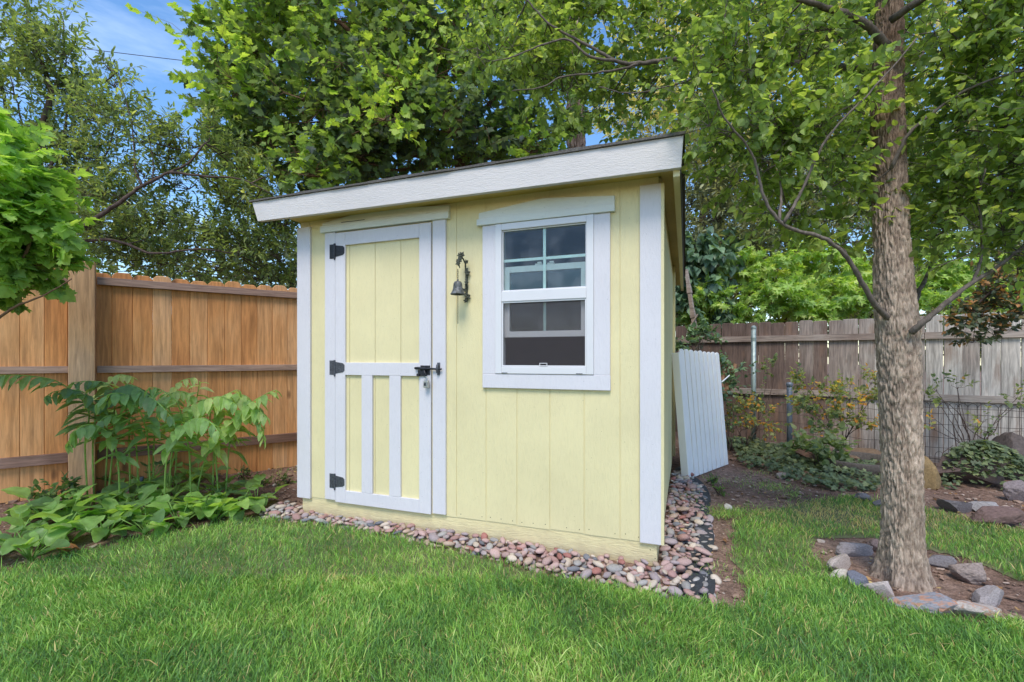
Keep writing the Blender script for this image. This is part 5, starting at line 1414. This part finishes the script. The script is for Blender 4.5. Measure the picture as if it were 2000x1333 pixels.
# far green masses beyond the garden, so that no bare horizon shows low down
T13 = tree_root('far_woods', 0, 16, 'far green woods glimpsed low between the nearer trees', 'woods')
T13['kind'] = 'stuff'
tr13 = limb(T13, [Vector((0, 17, 0)), Vector((0, 17, 4))], .25, .1, M['dark_bark'], 'trunk')
pl = [(Vector((x, 14 + 1.5 * math.sin(x * 3), z)), 1.6, 60) for x in (-11, -8.5, -6, -3.5, -1, 1.5, 4, 6.5, 9, 11.5, 14) for z in (1.3, 3.2 + .8 * math.sin(x))]
crown(T13, pl, T_OVATE, .26, M['leaf_evergreen'], M['dark_bark'], sub=9, K=9, L=.7, skeleton=None, tint0=.6)

# ------------------------------------------------------------------ ivy and shrubs at the back right
def scatter_ivy(name, label, fn, n, x0, x1, y0, y1, size=.05, hgt=.10, mat='leaf_ivy', cat='ivy', hfun=None):
    x = rng.uniform(x0, x1, n); y = rng.uniform(y0, y1, n)
    k = fn(x, y); x, y = x[k], y[k]; N = len(x)
    hh = hgt * (.5 + .5 * vnoise(x, y, 6, 5)) + .03
    z = (gz(x, y) if hfun is None else hfun(x, y)) + rng.uniform(0, 1, N) ** .6 * hh
    a = rng.uniform(0, 6.28, N)
    dv = np.stack([np.cos(a), np.sin(a) - .4, rng.normal(-.25, .3, N)], -1)
    V, T, ti = leaves(T_IVY, np.stack([x, y, z], -1), dv, size * rng.uniform(.6, 1.25, N), np.clip(rng.normal(.48, .24, N), 0, 1), up=(0, -.5, 1), roll=.35)
    o = link(name, tri_mesh(name, V, T, ti), M[mat]); tagged(o, label, cat, kind='stuff')
IV = [GP(1425, 878), GP(1440, 905), GP(1480, 918), GP(1530, 936), GP(1580, 950), GP(1640, 962), GP(1720, 962), GP(1730, 930), (4.6, 5.6), GP(1700, 880), (3.8, 6.6), (2.9, 6.9)]
scatter_ivy('ivy', 'low green ivy covering the ground between panel and trunk', lambda x, y: inside(IV, x, y), 11000, 1.8, 5, 3.6, 7.2, .052, .13)
IV2 = [GP(1812, 930), GP(1830, 955), GP(1870, 965), GP(1890, 935), (5.0, 5.2), (4.6, 5.4)]
scatter_ivy('ivy', 'small ivy patch between trunk and boulders', lambda x, y: inside(IV2, x, y), 1500, 3.5, 5.4, 3.8, 5.6, .055, .12)
bx_, by_ = P(1905, 925, 4.55).x, 4.45
def ivy_hill(x, y): return gz(x, y) + .34 * np.sqrt(np.clip(1 - ((x - bx_) / .34) ** 2 - ((y - by_) / .3) ** 2, 0, 1))
scatter_ivy('ivy', 'ivy clump trailing over the dark brown boulder', lambda x, y: ((x - bx_) / .34) ** 2 + ((y - by_) / .3) ** 2 < 1, 1400, bx_ - .4, bx_ + .4, by_ - .35, by_ + .35, .055, .05, hfun=ivy_hill)

def bush(label, base, pts, tp, size, mat, n, name='leafy_shrub', stems=6, L=.14, K=7, **kw):
    r = tree_root(name, 0, 0, label, 'shrub')
    b0 = Vector(base); sk = []
    for i in range(stems):
        q = Vector(pts[i % len(pts)][:3]); mid = b0 + (q - b0) * .5 + Vector((random.uniform(-.06, .06), random.uniform(-.06, .06), .05))
        sk.append(limb(r, [b0 + Vector((random.uniform(-.04, .04), random.uniform(-.04, .04), 0)), mid, q], .006, .0025, M['dark_bark'], 'stem', 6))
    crown(r, [(Vector(p[:3]), p[3], n, p[4] if len(p) > 4 else 0) for p in pts], tp, size, M[mat], M['dark_bark'], sub=4, K=K, L=L, skeleton=np.concatenate(sk), lim_r=.003, twig_r=.0014, **kw)
    return r
def PB(px, py, D, r, ts=0.0): q = P(px, py, D); return (q.x, q.y, q.z, r, ts)
bush('airy green shrub with yellow and orange leaves left of the trunk', P(1645, 875, 5.7), [PB(1580, 755, 5.7, .14), PB(1620, 775, 5.6, .16), PB(1660, 770, 5.6, .16, .1), PB(1695, 790, 5.5, .14, .15), PB(1600, 815, 5.6, .14, -.1), PB(1650, 825, 5.5, .16, .1), PB(1610, 850, 5.5, .12, -.15), PB(1690, 830, 5.5, .12, .1), PB(1560, 790, 5.7, .1), PB(1700, 750, 5.5, .12, .05)], T_OVATE, .050, 'leaf_nandina', 22, stems=10, tint0=.55, tintv=.25, droop=.2)
bush('low shrub with yellow and orange leaves at the foot of the tall post', P(1455, 870, 6.0), [PB(1430, 815, 6.0, .13), PB(1460, 800, 6.0, .13, .1), PB(1490, 805, 6.0, .13, .15), PB(1450, 840, 5.9, .14, .1), PB(1500, 835, 5.9, .1, .2), PB(1425, 850, 5.9, .12, -.1)], T_OVATE, .050, 'leaf_nandina', 16, tint0=.55, tintv=.28)
bush('thin sprig of green leaves climbing between the two metal posts', P(1480, 850, 6.2), [PB(1500, 730, 6.2, .08), PB(1485, 775, 6.2, .08), PB(1515, 715, 6.2, .06), PB(1478, 800, 6.2, .07)], T_OVATE, .050, 'leaf_nandina', 6, name='leafy_sprig', stems=3, tint0=.35, tintv=.15)
bush('dark green bush hugging the side of the white panel', P(1425, 880, 5.8), [PB(1415, 720, 5.9, .1), PB(1430, 725, 5.9, .1), PB(1410, 790, 5.8, .12), PB(1412, 840, 5.7, .13), PB(1400, 750, 5.8, .1), PB(1425, 760, 5.9, .08)], T_OVATE, .06, 'leaf_glossy', 12, tint0=.6)
bush('small green suckers at the foot of the leaning timber', P(1365, 700, 6.4), [PB(1350, 660, 6.4, .12), PB(1375, 650, 6.4, .1), PB(1385, 665, 6.4, .12), PB(1345, 680, 6.3, .1)], T_OVATE, .07, 'leaf_glossy', 12, tint0=.7)
bush('broad-leaved low plant in the ivy left of the planter', P(1600, 915, 5.0), [PB(1600, 890, 5.0, .1), PB(1640, 880, 5.0, .1, .1), PB(1570, 880, 5.2, .1), PB(1630, 900, 4.9, .08), PB(1590, 870, 5.2, .08)], T_OVATE, .085, 'leaf_nandina', 9, name='low_plant', stems=4, tint0=.35, tintv=.12)
bush('sparse bare-stemmed shrub with few leaves before the wire fence', P(1905, 905, 5.0), [PB(1835, 790, 5.0, .05), PB(1870, 760, 5.0, .07), PB(1920, 825, 5.0, .06, .15), PB(1985, 780, 5.0, .08), PB(1930, 845, 5.0, .05), PB(1830, 765, 5.0, .07, .1), PB(1975, 800, 5.0, .06), PB(1825, 840, 4.9, .04, .4)], T_OVATE, .05, 'leaf_nandina', 5, stems=8, tint0=.4, tintv=.2)
bt = empty('bare_shrub', (0, 0, 0), 0, 'leafless dark twiggy stems rising left of the ivy boulder', 'shrub')
for i, pts in enumerate(([(1905, 905), (1885, 830), (1865, 800), (1830, 775)], [(1908, 905), (1925, 860), (1945, 840), (1955, 800)], [(1862, 930), (1868, 880), (1862, 830), (1866, 790)], [(1855, 925), (1840, 890), (1862, 870)], [(1905, 905), (1895, 870), (1870, 760)], [(1910, 900), (1960, 850), (2000, 842)], [(1862, 920), (1885, 880), (1850, 840), (1815, 810)], [(1925, 860), (1900, 845), (1880, 825)])):
    limb(bt, [P(x, y, 4.85 + .04 * i) for x, y in pts], .009 if i < 4 else .005, .002, M['dark_bark'], 'stem', 6)

# ------------------------------------------------------------------ left bed: hostas, arching stems
def hosta_leaf_mesh(L, Wd, curl, nx=8, ny=14):
    V, tv = [], []
    for j in range(ny + 1):
        t = j / ny
        w = Wd * (math.sin(math.pi * min(1, t * .985 + .01) ** .80) ** .62) * .5
        for i in range(nx + 1):
            a = i / nx * 2 - 1
            x = a * w; y = t * L
            z = .42 * abs(x) * (1 - .5 * t) - curl * L * t * t + .004 * math.sin(t * 14 + a * 3) * abs(a)
            V.append((x, y, z)); tv.append(.5 + .5 * math.cos(a * (nx) * .5 * 2 * math.pi) if i not in (nx // 2,) else 1.0)
    F = [(j * (nx + 1) + i, j * (nx + 1) + i + 1, (j + 1) * (nx + 1) + i + 1, (j + 1) * (nx + 1) + i) for j in range(ny) for i in range(nx)]
    return np.array(V), np.array(F), np.array(tv)
def hosta(px, py, label, n=9, size=.15, sd=0, face=-.5, pale=False, D=None):
    rs = random.Random(sd * 7 + 3)
    x, y = (GP(px, py) if D is None else (P(px, py, D).x, D))
    z = float(gz(x, y))
    r = empty('hosta', (x, y, z), 0, label, 'plant', 'broad-leaved plants along the left bed')
    mbS = MB()
    for i in range(n):
        a = i / n * 6.283 + rs.uniform(-.3, .3)
        L = size * rs.uniform(.7, 1.15); Wd = L * rs.uniform(.66, .82)
        lean_ = rs.uniform(.05, .75)
        stem = size * rs.uniform(.5, 1.6)
        d = Vector((math.cos(a) * math.sin(lean_ + .3), math.sin(a) * math.sin(lean_ + .3), math.cos(lean_ + .3)))
        tip = d * stem
        V, F, tv = hosta_leaf_mesh(L, Wd, rs.uniform(.15, .5))
        pitch = rs.uniform(-.25, .95)
        Mx = Matrix.Translation(tip) @ Matrix.Rotation(a - math.pi / 2, 4, 'Z') @ Matrix.Rotation(pitch, 4, 'X') @ Matrix.Rotation(rs.uniform(-.4, .4), 4, 'Y')
        V = V @ np.array(Mx)[:3, :3].T + np.array(Mx)[:3, 3]
        tint = .98 if (pale and i == 0) else rs.uniform(.05, .7)
        me = tri_mesh('leaf', V, F, np.full(len(V), tint), {'vein': tv}, True)
        o = link('leaf', me, M['leaf_hosta'], r)
        mbS.tube([(0, 0, 0), tip * .5 + Vector((0, 0, .01)), tip], [.004, .0035, .003], 6)
    mbS.build('stalks', M['leaf_seal'], r, smooth_=True)
HOS = [(22, 1092, 'hosta at the very left edge, half cut by the frame'), (60, 1108, 'low hosta nearest the lawn at the left end of the bed'), (120, 1066, 'hosta with a brown withered leaf beside it'), (165, 1040, 'hosta in the second row behind the withered leaf'), (205, 1068, 'hosta bulging on to the lawn below the fence post'),
       (250, 1020, 'hosta in the middle of the row, under the arching stems'), (285, 1058, 'hosta with one pale upturned leaf'), (335, 1008, 'tall-leaved hosta right of the irrigation pipe'), (350, 1046, 'small hosta at the lawn edge mid bed'), (395, 1030, 'hosta with round leaves below the bright stems'), (430, 1000, 'hosta third from the right end of the row'),
       (462, 1022, 'hosta second from the right end of the row'), (500, 1008, 'rightmost hosta beside the first pink pebbles'), (290, 985, 'hosta at the back right of the pipe'), (225, 985, 'hosta close behind at the foot of the fence post'), (380, 980, 'hosta at the back below the bright stems'), (90, 1045, 'hosta at the back left of the bed near the oval-leaved plant'), (235, 1045, 'hosta squeezed between its neighbours mid row'), (310, 1035, 'hosta behind the pale-leaved one'), (420, 1035, 'hosta low at the lawn edge under the rightmost stems')]
for i, (px, py, lb) in enumerate(HOS):
    hosta(px, py - 14, lb, n=14 + i % 4, size=.15 if i < 6 else .135, sd=i, pale=(i == 6))
# dead leaf
mb = MB()
V, F, tv = hosta_leaf_mesh(.11, .07, .3)
V[:, 2] += .02 * np.sin(V[:, 0] * 90) * np.cos(V[:, 1] * 60) + .02
q = GP(112, 1088)
o = link('dead_leaf', tri_mesh('dead_leaf', V, F, None, None, True), simple_mat('withered_leaf', (.52, .20, .06), .7, 0, .5, 40, .6, .004, (.26, .09, .03)))
o.location = (q[0], q[1], .03); o.rotation_euler = (.1, .2, -1.2); tagged(o, 'crumpled orange-brown dead leaf among the hostas', 'leaf')
# small compound-leaved plant at far left of the bed
bush('small leafy plant with oval leaves left of the hostas', P(100, 1030, 3.45), [PB(70, 985, 3.4, .06), PB(110, 975, 3.4, .07), PB(60, 1010, 3.35, .06), PB(130, 960, 3.5, .06), PB(95, 1000, 3.4, .06), PB(140, 1000, 3.4, .05)], T_OVATE, .045, 'leaf_hosta', 10, name='low_plant', stems=5, L=.1, tint0=.3, tintv=.12)

def arch_plant(path, label, tint, seed, lw=.145, dark=False):
    """path: points from the ground up the stem to the drooping tip; paired leaves hang along the arched part"""
    rs = np.random.default_rng(seed)
    pts = [Vector(p) for p in path]
    r = empty('arching_plant', tuple(pts[0]), 0, label, 'plant', 'arching leafy stems in the left bed')
    mbs = MB()
    P4 = [pts[0] * 2 - pts[1]] + pts + [pts[-1] * 2 - pts[-2]]
    cur = []
    for i in range(1, len(P4) - 2):
        for j in range(8):
            t = j / 8; a, b_, c_, d_ = P4[i - 1], P4[i], P4[i + 1], P4[i + 2]
            cur.append(.5 * ((2 * b_) + (c_ - a) * t + (2 * a - 5 * b_ + 4 * c_ - d_) * t * t + (3 * b_ - a - 3 * c_ + d_) * t ** 3))
    cur.append(pts[-1])
    rel = [p - pts[0] for p in cur]
    mbs.cur = .55
    mbs.tube(rel, [.0055 * (1 - .7 * i / len(rel)) + .0008 for i in range(len(rel))], 8)
    mbs.build('stem', M['leaf_seal'], r, smooth_=True)
    arr = np.array([p[:] for p in rel]); ln = np.concatenate([[0], np.cumsum(np.linalg.norm(np.diff(arr, axis=0), axis=1))])
    s0 = ln[-1] * .42; n_ = max(8, int((ln[-1] - s0) / .029))
    pos, dv, sz = [], [], []
    for i in range(n_):
        s_ = s0 + (ln[-1] - s0) * (i + .5) / n_
        p = np.array([np.interp(s_, ln, arr[:, k]) for k in range(3)]); p2 = np.array([np.interp(min(ln[-1], s_ + .02), ln, arr[:, k]) for k in range(3)])
        tg = p2 - p; tg = tg / (np.linalg.norm(tg) + 1e-9) if np.linalg.norm(tg) > 1e-6 else np.array([.5, 0, 0])
        sd_ = np.cross(tg, [0, 0, 1.]); sd_ = sd_ / (np.linalg.norm(sd_) + 1e-6) * (1 if i % 2 else -1)
        pos.append(p); dv.append(tg * .65 + sd_ * .62 + np.array([0, 0, -.55]) + rs.normal(0, .17, 3)); sz.append(lw * (1.0 - .55 * ((i + .5) / n_) ** 2) * rs.uniform(.85, 1.1))
    pos.append(arr[-1]); dv.append(np.array([.2, 0, -.3]) + rs.normal(0, .1, 3)); sz.append(lw * .4)
    ti = np.clip(tint + rs.normal(0, .10, len(pos)), 0, 1)
    V, T, tt = leaves(T_SEAL, np.array(pos), np.array(dv), np.array(sz), ti, roll=.15)
    link('leaves', tri_mesh('leaves', V, T, tt), M['leaf_seal'], r)
SE = [
    ([(172, 985, 3.60), (166, 870, 3.55), (172, 800, 3.45), (120, 750, 3.3), (60, 735, 3.15), (-10, 733, 3.0)], 'long dark arching stem reaching out to the left frame edge', .18),
    ([(184, 995, 3.62), (181, 880, 3.55), (185, 800, 3.5), (160, 765, 3.4), (110, 765, 3.3), (90, 775, 3.25)], 'stem bending left under the longest arch', .22),
    ([(210, 960, 3.7), (222, 860, 3.65), (225, 790, 3.6), (250, 752, 3.5), (300, 780, 3.35), (335, 815, 3.3)], 'dark stem arching right in front of the fence post', .15),
    ([(255, 950, 3.75), (252, 870, 3.7), (250, 810, 3.65), (215, 755, 3.55), (180, 745, 3.5), (140, 748, 3.4)], 'stem beside the pipe with dark leaves leaning left', .25),
    ([(294, 960, 3.65), (290, 880, 3.6), (280, 820, 3.5), (250, 775, 3.4), (215, 770, 3.3), (190, 790, 3.25)], 'stem right of the pipe curling back to the left', .35),
    ([(315, 950, 3.8), (345, 880, 3.75), (372, 830, 3.7), (385, 775, 3.65), (390, 745, 3.6)], 'upright stem in the middle with pale narrow upper leaves', .72),
    ([(373, 975, 3.6), (370, 890, 3.55), (358, 830, 3.5), (345, 785, 3.45), (310, 760, 3.4), (290, 758, 3.35)], 'mid-green stem leaning left at the centre of the clump', .50),
    ([(378, 985, 3.7), (400, 900, 3.65), (430, 845, 3.6), (480, 795, 3.55), (520, 770, 3.5), (540, 762, 3.5)], 'bright stem sweeping right, longest on that side', .68),
    ([(415, 965, 3.8), (418, 880, 3.75), (425, 820, 3.7), (460, 770, 3.65), (500, 800, 3.55), (515, 860, 3.5)], 'stem whose tip droops at the right end of the clump', .55),
    ([(428, 965, 3.7), (420, 880, 3.65), (410, 820, 3.6), (420, 785, 3.55), (455, 765, 3.5), (465, 762, 3.5)], 'short bright stem tipped with small pale leaves', .78),
    ([(340, 960, 4.0), (345, 860, 4.0), (330, 790, 3.95), (350, 748, 3.9), (380, 738, 3.9)], 'pale stem at the back with pale green leaves', .85),
    ([(205, 950, 3.9), (210, 850, 3.85), (205, 770, 3.8), (225, 735, 3.75), (255, 735, 3.7)], 'pale slender stem at the back beside the post', .8),
    ([(320, 975, 3.5), (325, 900, 3.45), (345, 850, 3.4), (375, 820, 3.35), (410, 825, 3.3), (430, 850, 3.25)], 'broad-leaved front stem drooping over the hostas', .42),
    ([(330, 970, 3.75), (335, 890, 3.7), (350, 830, 3.65), (385, 790, 3.55), (430, 775, 3.5), (460, 790, 3.45)], 'stem in the middle arching gently right', .6),
    ([(440, 975, 3.75), (445, 900, 3.7), (452, 850, 3.65), (470, 815, 3.6), (500, 800, 3.55), (520, 815, 3.5)], 'rightmost short stem with mid-green leaves', .6),
    ([(270, 975, 3.7), (268, 900, 3.65), (262, 850, 3.6), (240, 815, 3.5), (205, 815, 3.4), (185, 840, 3.35)], 'stem left of the pipe drooping over the low leaves', .3),
    ([(300, 975, 3.85), (300, 880, 3.8), (305, 820, 3.75), (320, 780, 3.7), (350, 765, 3.65), (380, 775, 3.6)], 'taller stem behind the centre with lighter tip', .65),
    ([(235, 975, 3.5), (230, 900, 3.45), (215, 850, 3.4), (180, 830, 3.3), (150, 840, 3.2), (130, 870, 3.2)], 'low front stem drooping left over the hostas', .30),
]
for i, (pp, lb, ti) in enumerate(SE):
    pts = [P(*q) for q in pp]
    pts[0].z = float(gz(pts[0].x, pts[0].y)) - .01
    arch_plant(pts, lb, ti * .85 + .06, i, lw=.175 if i < 5 else .165)
# weeds on the bare earth by the fence
for i, (px, py, D) in enumerate(((470, 935, 4.3), (505, 950, 4.2), (550, 948, 4.3))):
    bush(('small weed nearest the arching stems on bare earth', 'small weed in the middle of the bare earth', 'small weed beside the shed corner on bare earth')[i], P(px, py, D), [PB(px, py - 8, D, .05), PB(px + 12, py - 4, D, .05)], T_OVATE, .025, 'leaf_hosta', 8, name='weed', stems=2, L=.05, K=6, tint0=.3)
for i, (px, py) in enumerate(((1405, 968), (1390, 945))):
    q = GP(px, py); bush(('seedling weed near the white stone', 'seedling weed below the white panel')[i], (q[0], q[1], 0), [(q[0], q[1], .03, .03)], T_OVATE, .03, 'leaf_hosta', 8, name='weed', stems=2, L=.04, K=6, tint0=.5)

# brown leaf litter lying on the bare earth
x = rng.uniform(-4.4, 5.4, 6000); y = rng.uniform(2.0, 6.6, 6000)
k = (~lawn_keep(x, y)) & (np.abs(x) < 1.2 * y + .3) & (rng.uniform(0, 1, 6000) < np.where((x > 1.5) | (x < -2.0), .30, .10)) & (vnoise(x, y, 2.2, 9) > -.25)
x, y = x[k], y[k]; N = len(x); a = rng.uniform(0, 6.28, N)
V, T, ti = leaves(T_OVATE, np.stack([x, y, gz(x, y) + .014 + rng.uniform(0, .01, N)], -1), np.stack([np.cos(a), np.sin(a), rng.normal(0, .25, N)], -1), rng.uniform(.012, .034, N), rng.uniform(0, 1, N), roll=.3)
o = link('leaf_litter', tri_mesh('leaf_litter', V, T, ti), leaf_mat('litter', [(0, (0.12, 0.06, 0.03)), (0.5, (0.28, 0.15, 0.07)), (0.85, (0.42, 0.26, 0.12)), (1, (0.56, 0.44, 0.20))], .1, .8, .1))
tagged(o, 'small brown fallen leaves scattered over the bare earth', 'leaf litter', kind='stuff')
